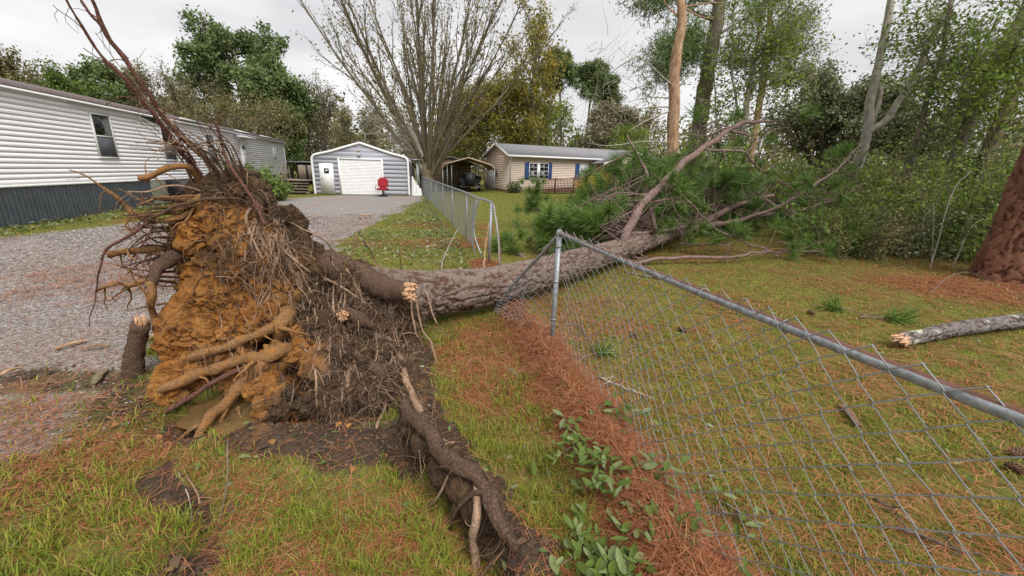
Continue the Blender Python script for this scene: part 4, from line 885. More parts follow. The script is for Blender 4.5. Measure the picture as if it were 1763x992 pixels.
# air conditioner beside the skirting
o = fr(np.array([[YS(18.4), -1.0, 0]]))[0]
AC = thing('air_conditioner', tuple(o), 'dark air conditioning cabinet with louvres against the slate skirting', 'air conditioner')
fa = frame2(o, fr.d); m = MB(); m.box(0, 2.1, 0, .95, .05, 1.02, fa); m.build('cabinet', MT['black'], AC)
for i in range(8): m = MB(); m.box(1.15, 1.95, -.03, -.002, .18 + i * .1, .24 + i * .1, fa); m.build('louvre', MT['skirt'], AC)
m = MB(); m.box(1.62, 1.85, -.037, -.031, .80, .88, fa); m.build('badge', MT['red'], AC)
# timber porch and steps at the far end of the mobile home
pc = gnd(528, 336); PO = thing('timber_porch', tuple(pc), 'weathered timber steps and plank porch at the far end of the mobile home', 'porch'); fp_ = frame2((pc[0] - 1.75, pc[1] + .1), (.98, .2))
for i in range(5): m = MB(); m.box(.15 - .03 * i, 1.55, .28 * i, .28 * i + .26, .17 * (i + 1) - .04, .17 * (i + 1), fp_); m.build('step', MT['wood_grey'], PO); m = MB(); m.box(.2, 1.5, .28 * i + .24, .28 * i + .26, .17 * i, .17 * (i + 1) - .045, fp_); m.build('riser', MT['wood_grey'], PO)
for x in (.12, 1.55): m = MB(); m.box(x, x + .05, 0, 1.4, 0, .12, fp_); m.build('stringer', MT['wood_grey'], PO)
for (x, y, h) in ((-.05, .0, 1.05), (-.05, 1.3, 1.95), (-.05, .7, 1.45)): m = MB(); m.box(x, x + .1, y, y + .1, 0, h, fp_); m.build('railing_post', MT['wood_grey'], PO)
m = MB(); A_, B_ = fp_(np.array([[0, -.05, 1.0], [0, 1.4, 1.98]])); m.tube(np.array([A_, B_]), .05, 4); m.build('handrail', MT['wood_grey'], PO)
m = MB(); m.box(-2.6, 1.75, 1.42, 3.4, .82, .88, fp_); m.build('deck', MT['wood_grey'], PO)
for (x, y) in ((1.6, 1.45), (1.6, 3.3), (-2.5, 1.45)): m = MB(); m.box(x, x + .1, y, y + .1, 0, .82, fp_); m.build('leg', MT['black'] if x > 1 and y < 2 else MT['wood_grey'], PO)
for i in range(6): m = MB(); m.box(.62 + i * .155, .765 + i * .155, 2.2, 2.23, .88, 1.82 + .02 * (i % 2), fp_); m.build('plank', MT['black'] if i == 3 else MT['wood_grey'], PO)
# --- metal garage
GL, GR_ = np.array([-12.95, 26.72]), np.array([-7.12, 27.82]); fg = frame2(GL, GR_ - GL); GW = float(np.linalg.norm(GR_ - GL))
GA = thing('metal_garage', (GL[0], GL[1], 0), 'blue grey metal garage with white rounded trim and roll up door', 'garage')
out = [(0, 0), (0, 2.15)] + [(.28 - .28 * math.cos(x), 2.15 + .34 * math.sin(x)) for x in np.linspace(.3, 1.3, 4)] + [(GW * .2, 2.72), (GW * .35, 3.0), (GW / 2 - .05, 3.255), (GW / 2, 3.26), (GW / 2 + .05, 3.255), (GW * .65, 3.0), (GW * .8, 2.72)] + [(GW - .28 + .28 * math.cos(x), 2.15 + .34 * math.sin(x)) for x in np.linspace(1.3, .3, 4)] + [(GW, 2.15), (GW, 0)]
m = MB(); m.prism(out, .004, 8.5, fg); m.build('shell', MT['garage'], GA)
def gshape(z):
    xs = []; 
    for (a, b) in zip(out[:-1], out[1:]):
        if min(a[1], b[1]) - 1e-9 <= z <= max(a[1], b[1]) + 1e-9 and a[1] != b[1]: xs.append(a[0] + (b[0] - a[0]) * (z - a[1]) / (b[1] - a[1]))
    return (min(xs), max(xs)) if xs else (GW / 2, GW / 2)
clap(GA, fg, 0, GW, .02, 3.25, 12, MT['garage'], .010, 'metal_panel', gshape, .016)
P = fg(np.array([(x, -.04, z) for x, z in out], float)); m = MB(); m.tube(spline(P, [.075] * len(P), .12)[0], .075, 8); m.build('edge_trim', MT['white'], GA, True)
m = MB(); m.prism([(x, z + .03) for x, z in out[1:-1]] + [(x, z - .02) for x, z in out[-2:0:-1]], .0, 8.6, fg); m.build('roof', MT['white'], GA)
def grect(n_, u0, v0, u1, v1, y0, y1, mt, par=None):
    a, b = hitp(u0, v0, fg); c, d = hitp(u1, v1, fg); m = MB(); m.box(a, c, y0, y1, max(.03, min(b, d)), max(b, d), fg); return m.build(n_, MT[mt], par or GA), (a, c, max(.03, min(b, d)), max(b, d))
dr, (a, c, z0, z1) = grect('door', 549, 281, 578, 334, -.085, 0, 'white')
m = MB(); m.box(a + .28, a + .58, -.095, -.086, z1 - .62, z1 - .30, fg); m.build('door_pane', MT['glass'], dr)
m = MB(); m.box(a + .34, a + .50, -.099, -.096, z1 - .50, z1 - .40, fg); m.build('sticker', MT['blind'], dr)
m = MB(); m.tube(fg(np.array([[a + .12, -.09, z0 + 1.0], [a + .12, -.15, z0 + 1.0]])), .035, 8); m.build('door_knob', MT['galv'], dr)
x0, zt = hitp(584, 273, fg); x1, _ = hitp(656.5, 277, fg); zt = 2.22
ns = 24
for i in range(ns):
    z = .03 + (zt - .03) * i / ns; h = (zt - .03) / ns; V = np.array([(x0, -.045, z), (x1, -.045, z), (x0, -.075, z + h * .5), (x1, -.075, z + h * .5), (x0, -.045, z + h), (x1, -.045, z + h)], float); m = MB()
    m.add(fg(V), np.array([[0, 1, 3, 2], [2, 3, 5, 4]])); m.build('roll_door_slat', MT['white'], GA, True)
m = MB(); m.box(x0 - .09, x0, -.10, .0, .02, zt + .1, fg); m.build('door_frame', MT['white'], GA); m = MB(); m.box(x1, x1 + .09, -.10, .0, .02, zt + .1, fg); m.build('door_frame', MT['white'], GA)
m = MB(); m.box(x0, x1, -.10, .0, zt + .01, zt + .1, fg); m.build('door_frame', MT['white'], GA)
lx, lz = hitp(618, 263, fg); m = MB(); m.box(lx - .07, lx + .07, -.08, -.02, lz, lz + .14, fg); l_ = m.build('wall_lamp', MT['wood_grey'], GA)
m = MB(); m.tube(fg(np.array([[lx, -.10, lz], [lx, -.13, lz - .08], [lx, -.12, lz - .2]])), [.05, .10, .07], 10); m.build('lamp_glass', MT['blind'], l_, True)
fs_ = frame2(fg(np.array([[GW + .02, .3, 0]]))[0], fg.n)
LT = thing('lean_to_frame', tuple(fs_.o), 'open steel lean-to frame with white junk on the side of the garage', 'lean-to')
for y in (0., 1.2, 2.4): m = MB(); m.tube(fs_(np.array([[y, -.55, 0], [y, -.55, 2.3]])), .04, 6); m.build('post', MT['galv'], LT)
m = MB(); m.box(-.2, 3.0, -.75, .0, 2.32, 2.37, fs_); m.build('roof_sheet', MT['galv'], LT)
JK = thing('white_sheet_junk', tuple(gnd(716, 337)), 'crumpled white sheet metal propped against the garage corner', 'junk'); b0 = gnd(716, 337)
m = MB()
for i in range(5):
    x = b0 + np.array([-.18 + .12 * i, rng.uniform(-.1, .1), 0]); V = np.array([x + [-.12, 0, 0], x + [.14, -.05, 0], x + [.02, .18, 1.2 - .17 * i], x + [-.1, .2, 1.3 - .2 * i]]); m.add(V, np.array([[0, 1, 2, 3]]))
m.build('sheet', MT['white'], JK)
# red patio chair before the roll up door
cb = atY(661, 338, 25.9); cb[2] = 0; CH = thing('red_patio_chair', tuple(cb), 'red cushioned swivel patio chair in front of the roll up door', 'chair'); fc0 = frame2(cb - np.array([.42, 0, 0]), (.985, .17))
def fc(V): return fc0(np.asarray(V, float) * 1.05)
def pad(name, x0, x1, y0, y1, z0, z1, tilt=0):
    bm = bmesh.new(); bmesh.ops.create_cube(bm, size=1); bmesh.ops.bevel(bm, geom=bm.edges[:], offset=.18, segments=3, affect='EDGES')
    V = np.array([v.co[:] for v in bm.verts]) + .5; F = [[w.index for w in f.verts] for f in bm.faces]; bm.free()
    V = np.stack([x0 + V[:, 0] * (x1 - x0), y0 + V[:, 1] * (y1 - y0) + tilt * V[:, 2], z0 + V[:, 2] * (z1 - z0)], -1); m = bpy.data.meshes.new(name); m.from_pydata([tuple(p) for p in fc(V)], [], F); m.update(); return link(name, m, MT['red'], CH)
pad('seat_cushion', -.02, .62, -.1, .52, .38, .52); pad('back_cushion', .0, .60, .40, .56, .48, 1.12, .16)
for x in (-.05, .63):
    m = MB(); m.tube(spline(fc(np.array([[x, .5, .42], [x, -.05, .40], [x, -.08, .62], [x, .2, .68], [x, .5, .66]])), [.016] * 5, .05)[0], .016, 6); m.build('arm', MT['black'], CH, True)
m = MB(); m.tube(fc(np.array([[.3, .25, .1], [.3, .25, .38]])), .04, 8); m.build('pedestal', MT['black'], CH)
a = np.linspace(0, 6.283, 20); m = MB(); m.tube(fc(np.stack([.3 + .28 * np.cos(a), .25 + .28 * np.sin(a), np.full(20, .05)], -1)), .02, 6); m.build('base_ring', MT['black'], CH, True)
for (x, y) in ((.05, .05), (.55, .05), (.3, .5)): m = MB(); m.tube(fc(np.array([[.3, .25, .14], [x, y, .05]])), .018, 6); m.build('base_spoke', MT['black'], CH)
# --- tan house with blue shutters
HC_ = np.array([-.43, 35.5]); hd = np.array([.891, .454]); fh = frame2(HC_, hd); HL, HD, HE, HB = 17.5, 4.9, 3.0, .42
HO = thing('tan_house', (HC_[0], HC_[1], 0), 'tan sided single storey house with grey roof and blue shutters', 'house')
m = MB(); m.prism([(.004, .1), (.004, HE), (HD / 2, 3.92), (HD, HE), (HD, .1)], .004, HL, lambda V: fh(np.stack([V[..., 1], V[..., 0], V[..., 2]], -1))); m.build('wall', MT['tan'], HO)
clap(HO, fh, 0, HL, HB, HE - .05, 17, MT['tan'], .008, gap=.010); m = MB(); m.box(-.02, 10, -.03, .0, 0, HB, fh); m.build('skirt_board', MT['brickbase'], HO)
fhg = frame2(HC_ + np.array([-hd[1], hd[0]]) * HD, -np.array([-hd[1], hd[0]]))
def hsh(z): 
    if z <= HE: return 0, HD
    t_ = (z - HE) / (3.92 - HE) * HD / 2; return t_, HD - t_
clap(HO, fhg, 0, HD, HB, 3.9, 23, MT['tan'], .008, 'siding_board', hsh, .010); m = MB(); m.box(0, HD, -.03, 0, 0, HB, fhg); m.build('skirt_board', MT['brickbase'], HO)
m = MB(); m.box(2.2, 2.28, -.05, -.01, 1.2, 1.9, fhg); m.build('meter_pipe', MT['black'], HO)
rf = MB(); ov = .35
for (ya, za, yb, zb) in ((-ov, HE - .06, HD / 2, 3.99), (HD + ov, HE - .06, HD / 2, 3.99)):
    V = np.array([(-ov, ya, za), (HL, ya, za), (HL, yb, zb), (-ov, yb, zb), (-ov, ya, za + .1), (HL, ya, za + .1), (HL, yb, zb + .1), (-ov, yb, zb + .1)], float); rf.add(fh(V), np.array([[0, 1, 2, 3], [4, 5, 6, 7], [0, 4, 5, 1], [1, 5, 6, 2], [2, 6, 7, 3], [3, 7, 4, 0]]))
ro = rf.build('roof', MT['shingle_g'], HO)
for (ya, za, yb, zb) in ((-ov - .02, HE - .10, HD / 2, 3.95), (HD / 2, 3.95, HD + ov, HE - .10)): 
    V = np.array([(-ov - .03, ya, za), (-ov - .03, yb, zb), (-ov - .03, yb, zb + .17), (-ov - .03, ya, za + .17), (-ov - .001, ya, za), (-ov - .001, yb, zb), (-ov - .001, yb, zb + .17), (-ov - .001, ya, za + .17)], float)
    m = MB(); m.add(fh(V), np.array([[0, 1, 2, 3], [7, 6, 5, 4], [0, 4, 5, 1], [2, 6, 7, 3], [1, 5, 6, 2], [0, 3, 7, 4]])); m.build('bargeboard', MT['white'], ro)
m = MB(); m.box(-ov, 10.2, -ov - .12, -ov - .003, HE - .10, HE + .06, fh); m.build('gutter', MT['white'], ro)
for x in (.02, 9.9): m = MB(); m.tube(fh(np.array([[x, -.33, HE - .1], [x, -.06, HE - .3], [x, -.06, .15]])), .045, 6); m.build('downpipe', MT['white'], HO)
# windows found on the front wall
def hx(u, v_): return hitp(u, v_, fh)
for (ua, ub) in ((911, 925), (929, 943)):
    a, zt = hx(ua, 281); b, zb = hx(ub, 309); window(HO, fh, a, b, zb, zt, .5, 'glass', True, .05)
a0 = hx(911, 281)[0]; b0 = hx(943, 281)[0]; zt = hx(920, 280.5)[1] + .03; zb = hx(920, 308.5)[1] - .03
m = MB(); m.box(hx(925, 281)[0], hx(929, 281)[0], -.06, 0, zb, zt, fh); m.build('window_mullion', MT['white'], HO)
def shutter(a, b):
    m = MB(); m.box(a, b, -.065, -.0, zb, zt, fh); s_ = m.build('shutter', MT['blue'], HO)
    for i in range(12): z = zb + .08 + (zt - zb - .16) * i / 12; m = MB(); m.box(a + .05, b - .05, -.078, -.066, z, z + .07, fh); m.build('louvre', MT['blue'], s_)
shutter(a0 - .42, a0 - .03); shutter(b0 + .03, b0 + .44)
a1, b1 = hx(998, 285)[0], hx(1011, 285)[0]; shutter(a1 - .48, a1 - .04); window(HO, fh, a1, b1 + .1, zb + .02, zt - .02, .45, 'screen', None, .05)
m = MB(); m.box(a1 + .06, b1 + .04, -.056, -.0515, zb + .75, zt - .08, fh); m.build('blind', MT['blind'], HO)
# recessed porch under a gable
PX0, PX1, PD = 8.6, 15.0, 1.9
for (x, mt_) in ((10.1, 'glass'), (11.7, 'white'), (13.2, 'glass')): m = MB(); m.box(x, x + .95, -.05, 0, .95 if mt_ == 'glass' else .45, 2.35, fh); m.build('porch_window' if mt_ == 'glass' else 'porch_door', MT[mt_], HO)
for x in (PX0 + .05, 10.9, 13.0, PX1): m = MB(); m.box(x, x + .16, -PD, -PD + .16, .3, 2.62, fh); m.build('porch_post', MT['wood_red'], HO)
m = MB(); m.box(PX0, PX1 + .2, -PD, -.03, .28, .40, fh); m.build('porch_deck', MT['wood_red'], HO)
pm = (PX0 + PX1) / 2; m = MB(); m.prism([(PX0 - .1, 2.62), (PX1 + .3, 2.62), (pm, 3.55)], -PD - .05, -PD + .05, fh); m.build('porch_gable', MT['tan'], HO)
for (xa, xb) in ((PX0 - .4, pm), (PX1 + .6, pm)):
    za = 2.62 - .10; V = np.array([(xa, -PD - .3, za), (xb, -PD - .3, 3.66), (xb, 2.2, 3.66), (xa, 2.2 if False else .3, za), (xa, -PD - .3, za + .1), (xb, -PD - .3, 3.76), (xb, 2.2, 3.76), (xa, .3, za + .1)], float)
    m = MB(); m.add(fh(V), np.array([[0, 1, 2, 3], [4, 5, 6, 7], [0, 4, 5, 1], [1, 5, 6, 2], [2, 6, 7, 3], [3, 7, 4, 0]])); m.build('porch_roof', MT['shingle_g'], HO)
    V = np.array([(xa, -PD - .33, za - .05), (xb, -PD - .33, 3.62), (xb, -PD - .33, 3.78), (xa, -PD - .33, za + .12), (xa, -PD - .301, za - .05), (xb, -PD - .301, 3.62), (xb, -PD - .301, 3.78), (xa, -PD - .301, za + .12)], float); m = MB(); m.add(fh(V), np.array([[0, 1, 2, 3], [7, 6, 5, 4], [0, 4, 5, 1], [2, 6, 7, 3]])); m.build('porch_bargeboard', MT['white'], HO)
# access ramp with picket rail along the front of the house
fr_ = frame2(fh(np.array([[1.3, -2.3, 0]]))[0], hd); RL = 9.4
RA = thing('access_ramp', tuple(fr_.o), 'red brown timber ramp with picket rail rising to the house porch', 'ramp')
zr = lambda x: .12 + .5 * x / RL
V = np.array([(x, y, zr(x) + z) for z in (-.08, 0) for y in (0, 1.2) for x in (0, RL)], float); m = MB(); m.add(fr_(V), np.array([[0, 2, 3, 1], [4, 5, 7, 6], [0, 1, 5, 4], [2, 6, 7, 3], [0, 4, 6, 2], [1, 3, 7, 5]])); m.build('ramp_deck', MT['wood_red'], RA)
for dz in (.12, .92):
    V = np.array([(x, y, zr(x) + dz + z) for z in (0, .09) for y in (-.05, 0) for x in (0, RL)], float); m = MB(); m.add(fr_(V), np.array([[0, 2, 3, 1], [4, 5, 7, 6], [0, 1, 5, 4], [2, 6, 7, 3], [0, 4, 6, 2], [1, 3, 7, 5]])); m.build('rail', MT['wood_red'], RA)
for i in range(64): x = .08 + i * .147; m = MB(); m.box(x, x + .05, -.09, -.052, zr(x) + .06, zr(x) + .98, fr_); m.build('picket', MT['wood_red'], RA)
for i in range(6): x = i * 1.85; m = MB(); m.box(x, x + .1, -.0, .1, 0, zr(x) + 1.1, fr_); m.build('rail_post', MT['wood_red'], RA)
# --- carport, the boat under it, shed behind
ca = atY(763, 331, 33.0); ca[2] = 0; fcp = frame2(ca, (.985, .17)); CW, CL = 4.1, 6.0
CP = thing('tan_carport', tuple(ca), 'open tan metal carport with thin posts beside the house', 'carport')
arc = [(0, 1.85)] + [(.45 - .45 * math.cos(x), 1.85 + .4 * math.sin(x)) for x in np.linspace(.35, 1.3, 4)] + [(CW / 2, 2.72)] + [(CW - .45 + .45 * math.cos(x), 1.85 + .4 * math.sin(x)) for x in np.linspace(1.3, .35, 4)] + [(CW, 1.85)]
m = MB(); m.prism(arc + [(x, z - .05) for x, z in arc[::-1]], 0, CL, fcp); m.build('roof', MT['tan_metal'], CP)
P = fcp(np.array([(x, -.03, z - .03) for x, z in arc], float)); m = MB(); m.tube(P, .06, 6); m.build('roof_edge', MT['tan_metal'], CP, True)
for x in (0, CW):
    for y in np.arange(0, CL + .1, 1.5): m = MB(); m.tube(fcp(np.array([[x, y, 0], [x, y, 1.9]])), .035, 6); m.build('post', MT['galv'], CP)
for x in (.35, .7): m = MB(); m.tube(fcp(np.array([[x, 0, 0], [x, 0, 2.1]])), .025, 6); m.build('front_stud', MT['galv'], CP)
bo = fcp(np.array([[2.2, .6, 0]]))[0]; BT = thing('covered_boat', tuple(bo), 'dark covered boat on a trailer parked under the carport', 'boat'); fb = frame2(bo - np.array([1.0, 0, 0]), (.985, .17))
S = []
for j, y in enumerate(np.linspace(0, 4.2, 9)):
    w = .95 * (1 - (j / 8) ** 3 * .85); S.append([(1.0 - w, y, 1.25), (1.0 - w * .95, y, .95), (1.0 - w * .7, y, .62), (1.0, y, .5), (1.0 + w * .7, y, .62), (1.0 + w * .95, y, .95), (1.0 + w, y, 1.25), (1.0, y, 1.42)])
S = np.array(S); V = fb(S.reshape(-1, 3)); i = np.arange(8)[:, None] * 8; j = np.arange(8)[None]; m = MB(); m.add(V, [np.stack([i + j, i + (j + 1) % 8, i + 8 + (j + 1) % 8, i + 8 + j], -1).reshape(-1, 4), np.array([list(range(8))])]); m.build('hull', MT['black'], BT, True)
m = MB(); m.tube(spline(fb(np.array([[.15, 1.4, 1.3], [.25, 1.3, 2.05], [1.0, 1.3, 2.15], [1.75, 1.3, 2.05], [1.85, 1.4, 1.3]])), [.03] * 5, .15)[0], .03, 6); m.build('canopy_frame', MT['black'], BT, True)
m = MB(); m.box(.3, 1.7, 1.0, 2.1, 2.13, 2.2, fb); m.build('canopy', MT['black'], BT)
m = MB(); m.box(.6, 1.4, -.35, .05, .55, 1.55, fb); m.build('outboard_motor', MT['black'], BT)
m = MB(); m.box(.2, 1.8, .2, 3.6, .38, .46, fb); m.build('trailer', MT['galv'], BT)
for x in (.05, 1.85): m = MB(); m.tube(fb(np.array([[x - .09, 1.2, .32], [x + .09, 1.2, .32]])), .32, 16); m.build('wheel', MT['black'], BT, True)
sh = atY(742, 322, 37.0); sh[2] = 0; SD = thing('tan_shed', tuple(sh), 'small tan plank shed behind the spreading tree', 'shed'); fsd = frame2(sh, (.985, .17))
m = MB(); m.prism([(0, 0), (0, 2.3), (1.8, 2.75), (3.6, 2.3), (3.6, 0)], 0, 3, fsd); m.build('shell', MT['tan_metal'], SD); clap(SD, fsd, 0, 3.6, .05, 2.25, 12, MT['tan_metal'], .02, 'plank')
m = MB(); m.prism([(-.2, 2.24), (1.8, 2.78), (3.8, 2.24), (3.8, 2.34), (1.8, 2.9), (-.2, 2.34)], -.2, 3.2, fsd); m.build('roof', MT['shingle_g'], SD)
sh = atY(505, 300, 39.0); sh[2] = 0; OS = thing('open_shed', tuple(sh), 'low dark open shed between the mobile home and the garage', 'shed'); fo = frame2(sh, (.985, .17))
m = MB(); m.box(-.5, 6.5, 2.6, 2.7, 0, 2.05, fo); m.build('back_wall', MT['black'], OS); m = MB(); m.box(-.7, 6.7, -.3, 3, 2.05, 2.15, fo); m.build('roof', MT['galv'], OS)
for x in (-.4, 3, 6.3): m = MB(); m.box(x, x + .12, 0, .12, 0, 2.05, fo); m.build('post', MT['wood_grey'], OS)
# concrete block on the litter by the fence
cbk = gnd(620, 380); CB = thing('broken_block', tuple(cbk), 'red brown hollow block lying in the leaf litter by the fence', 'block'); fk = frame2(cbk, (.9, .43)); m = MB()
for (a, b, c, d) in ((0, .4, 0, .04), (0, .4, .15, .19), (0, .04, .04, .15), (.18, .22, .04, .15), (.36, .4, .04, .15)): m.box(a, b, c, d, .0, .2, lambda V: fk(np.stack([V[..., 0], V[..., 2], V[..., 1] + .02], -1)))
m.build('block_shell', MT['brickbase'], CB)
# ============================================================ TREES
def fol(name, a, b, c, big=None, trans=.25):
    a, b, c = (tuple(x * 1.42 for x in q) for q in (a, b, c)); big = big and tuple(x * 1.42 for x in big); return leafy(name, [(0, a), (.5, b), (1, c)], .6, trans, big)
MT['lf_olive'] = fol('leaves_olive', (0.07, 0.075, 0.024), (0.125, 0.128, 0.042), (0.21, 0.19, 0.075), (0.17, 0.125, 0.07))
MT['lf_brown'] = fol('leaves_wind_browned', (0.095, 0.08, 0.045), (0.165, 0.14, 0.085), (0.25, 0.21, 0.135), (0.11, 0.115, 0.045))
MT['lf_green'] = fol('leaves_green', (0.045, 0.085, 0.016), (0.095, 0.155, 0.03), (0.18, 0.25, 0.055), (0.09, 0.11, 0.028), .35)
MT['lf_lime'] = fol('leaves_light_green', (0.07, 0.11, 0.015), (0.14, 0.20, 0.03), (0.24, 0.28, 0.05), (0.09, 0.13, 0.02), .35)
MT['lf_yellow'] = fol('leaves_yellowing', (0.11, 0.10, 0.018), (0.20, 0.165, 0.025), (0.34, 0.25, 0.035), (0.12, 0.13, 0.025), .35)
MT['lf_gold'] = fol('leaves_gold', (0.20, 0.15, 0.02), (0.40, 0.29, 0.03), (0.55, 0.40, 0.05), (0.20, 0.14, 0.03), .35)
MT['lf_pine'] = fol('far_pine_needles', (0.05, 0.085, 0.028), (0.10, 0.15, 0.05), (0.18, 0.235, 0.085), (0.10, 0.11, 0.045), .3)
MT['lf_oak'] = fol('live_oak_leaves', (0.06, 0.074, 0.034), (0.12, 0.142, 0.065), (0.20, 0.22, 0.11), (0.08, 0.08, 0.04), .2)
MT['lf_under'] = fol('undergrowth_leaves', (0.055, 0.085, 0.016), (0.125, 0.175, 0.032), (0.26, 0.31, 0.07), (0.09, 0.085, 0.025), .4)
def wd(name, a, b, c): return noisy(name, [(0.3, a), (0.5, b), (0.72, c)], 10, 5, .9, .4, 30, stretch=(1, 1, .35))
MT['wd_grey'] = wd('grey_brown_bark', (0.075, 0.06, 0.045), (0.16, 0.13, 0.10), (0.26, 0.22, 0.18))
MT['wd_pale'] = wd('pale_bark', (0.17, 0.15, 0.12), (0.31, 0.28, 0.235), (0.45, 0.41, 0.35))
MT['wd_dark'] = wd('dark_bark', (0.035, 0.028, 0.022), (0.08, 0.062, 0.05), (0.15, 0.12, 0.10))
MT['wd_strip'] = wd('bark_stripped_wood', (0.16, 0.085, 0.045), (0.34, 0.21, 0.125), (0.50, 0.37, 0.25))
MT['wd_stem'] = wd('dull_brown_stems', (0.06, 0.046, 0.026), (0.135, 0.108, 0.066), (0.21, 0.175, 0.12))
MT['wd_olive'] = wd('olive_brown_bark', (0.075, 0.06, 0.03), (0.155, 0.125, 0.07), (0.24, 0.195, 0.125))
def unit(v): return v / (np.linalg.norm(v) + 1e-9)
def turn(d, ang, az):
    a = np.array([0, 0, 1.0]) if abs(d[2]) < .95 else np.array([1.0, 0, 0]); n = unit(np.cross(d, a)); b = np.cross(d, n)
    return unit(d * math.cos(ang) + (n * math.cos(az) + b * math.sin(az)) * math.sin(ang))
def grow(g, p, d, L, r, lv, sp_, out, tips):
    ns = sp_['seg'][lv]; P = [np.array(p, float)]; D = [d]
    for i in range(ns): d = unit(d + g.normal(0, sp_['wig'][lv], 3) + np.array(sp_.get('wind', (0, 0, 0))) * (lv > 0) + np.array([0, 0, sp_['trop'][lv]])); P.append(P[-1] + d * L / ns); D.append(d)
    P = np.array(P); rr = np.linspace(r, max(.004, r * sp_['taper'][lv]), ns + 1); out.append((P, rr, lv))
    if lv >= sp_['max']:
        for i in range(1, ns + 1): tips.append(P[i]); 
        return
    nc = sp_['n'][lv]; nc = int(g.integers(int(nc * .8), int(nc * 1.2) + 1)); az = g.uniform(0, 6.28)
    for c in range(nc):
        t_ = sp_['start'][lv] + (1 - sp_['start'][lv]) * ((c + g.uniform(0, 1)) / nc); x = t_ * ns; i = min(int(x), ns - 1); f = x - i
        q = P[i] * (1 - f) + P[i + 1] * f; az += 2.4 + g.uniform(-.5, .5); a0, a1 = sp_['ang'][lv]; dd = turn(D[i + 1], g.uniform(a0, a1), az)
        sh = sp_['shape'](t_) if lv == 0 and 'shape' in sp_ else 1 - .45 * t_
        l0, l1 = sp_['len'][lv]; grow(g, q, dd, L * g.uniform(l0, l1) * sh, min(rr[i] * .8, r * sp_['rr'][lv]), lv + 1, sp_, out, tips)
def leaf_cloud(g, A, per, rad, size, el=1.7, flat=0.0, hang=0.0):
    n = len(A) * per; c = np.repeat(A, per, 0) + g.normal(0, rad, (n, 3)); a = g.normal(0, 1, (n, 3)); a[:, 2] -= hang; a /= np.linalg.norm(a, axis=1, keepdims=True)
    b = np.cross(a, g.normal(0, 1, (n, 3))); b /= np.linalg.norm(b, axis=1, keepdims=True) + 1e-9; s = size * g.uniform(.6, 1.35, (n, 1))
    nn = np.cross(a, b); V = np.stack([c - a * s * .5 * el, c + b * s * .5 + nn * s * .12, c + a * s * .5 * el, c - b * s * .5 + nn * s * .12], 1).reshape(-1, 3)
    i = np.arange(n)[:, None] * 4; return V, i + np.array([[0, 1, 2, 3]])
SPEC = {
 'broad': dict(max=3, seg=[8, 6, 5, 4], wig=[.06, .13, .2, .25], trop=[.02, .05, .03, 0], taper=[.35, .3, .3, .4], n=[16, 8, 5], start=[.3, .25, .2], ang=[(.5, 1.0), (.4, .9), (.4, 1.0)], len=[(.38, .5), (.4, .55), (.4, .6)], rr=[.4, .45, .5], shape=lambda t: .35 + 1.1 * math.sin(math.pi * min(1, .15 + t * .8))),
 'upright': dict(max=3, seg=[9, 7, 5, 4], wig=[.04, .07, .13, .2], trop=[.01, .06, .06, .02], taper=[.3, .25, .3, .4], n=[18, 8, 5], start=[.2, .2, .2], ang=[(.25, .6), (.25, .6), (.3, .8)], len=[(.4, .6), (.3, .45), (.35, .55)], rr=[.4, .4, .5], shape=lambda t: 1.15 - .6 * t),
 'pine': dict(max=3, seg=[10, 6, 4, 3], wig=[.03, .12, .2, .2], trop=[0, .05, .06, .05], taper=[.4, .3, .4, .5], n=[26, 9, 4], start=[.5, .3, .3], ang=[(.9, 1.4), (.5, 1.0), (.4, .9)], len=[(.2, .3), (.35, .5), (.35, .5)], rr=[.3, .4, .5], shape=lambda t: .45 + 1.0 * math.sin(math.pi * min(1, max(0, (t - .4) / .62)) ** .8)),
 'vase': dict(max=3, seg=[3, 10, 6, 4], wig=[.05, .045, .09, .16], trop=[0, .018, .05, .03], taper=[.8, .10, .2, .4], n=[27, 10, 5], start=[.1, .22, .2], ang=[(.04, .72), (.16, .42), (.25, .6)], len=[(5.2, 7.6), (.22, .34), (.3, .5)], rr=[.25, .34, .5], shape=lambda t: 1.0),
}
def _nop(): pass
def tree(name, label, base, H, kind, leafmat, barkmat, seed, r=None, per=3, rad=.25, size=.13, lean=(0, 0), group=None, spec=None, el=1.7, keep=1.0, hang=0.0, cat='tree', L0=None):
    g = np.random.default_rng(seed); sp_ = dict(SPEC[kind]); sp_.update(spec or {}); base = np.array([base[0], base[1], base[2] if len(base) > 2 else 0.0]); r = r or H * .017
    out, tips = [], []; d = unit(np.array([lean[0], lean[1], 1.0])); grow(g, np.zeros(3) + [0, 0, -.15], d, L0 or H * (.72 if kind in ('broad', 'upright') else .9), r, 0, sp_, out, tips)
    o = thing(name, tuple(base), label, cat, group)
    a, b = MB(), MB()
    for (P, rr, lv) in out:
        if lv == 0: a.tube(P, rr, 9, True, .04, g)
        elif lv == 1: b.tube(P, rr, 5, False)
        else: b.tube(P, rr, 3, False)
    a.build('trunk', MT[barkmat], o, True, base=False); b.build('limbs', MT[barkmat], o, True, base=False)
    T = np.array(tips); T = T[g.uniform(0, 1, len(T)) < keep]
    if len(T) and per:
        V, F = leaf_cloud(g, T, per, rad, size, el, 0, hang); c = link('crown', mesh_np('crown', V, F), MT[leafmat], o, 'stuff', base=False)
    return o
def copy_tree(o, base, s, rz, label, group=None):
    c = o.copy(); COL.objects.link(c); c.location = base; c.scale = s if hasattr(s, '__len__') else (s, s, s); c.rotation_euler = (0, 0, rz); c['label'] = label
    if group: c['group'] = group
    for ch in o.children: k_ = ch.copy(); COL.objects.link(k_); k_.parent = c
    return c
def spot(u, v_, Y): p = atY(u, v_, Y); return np.array([p[0], p[1], 0.0])
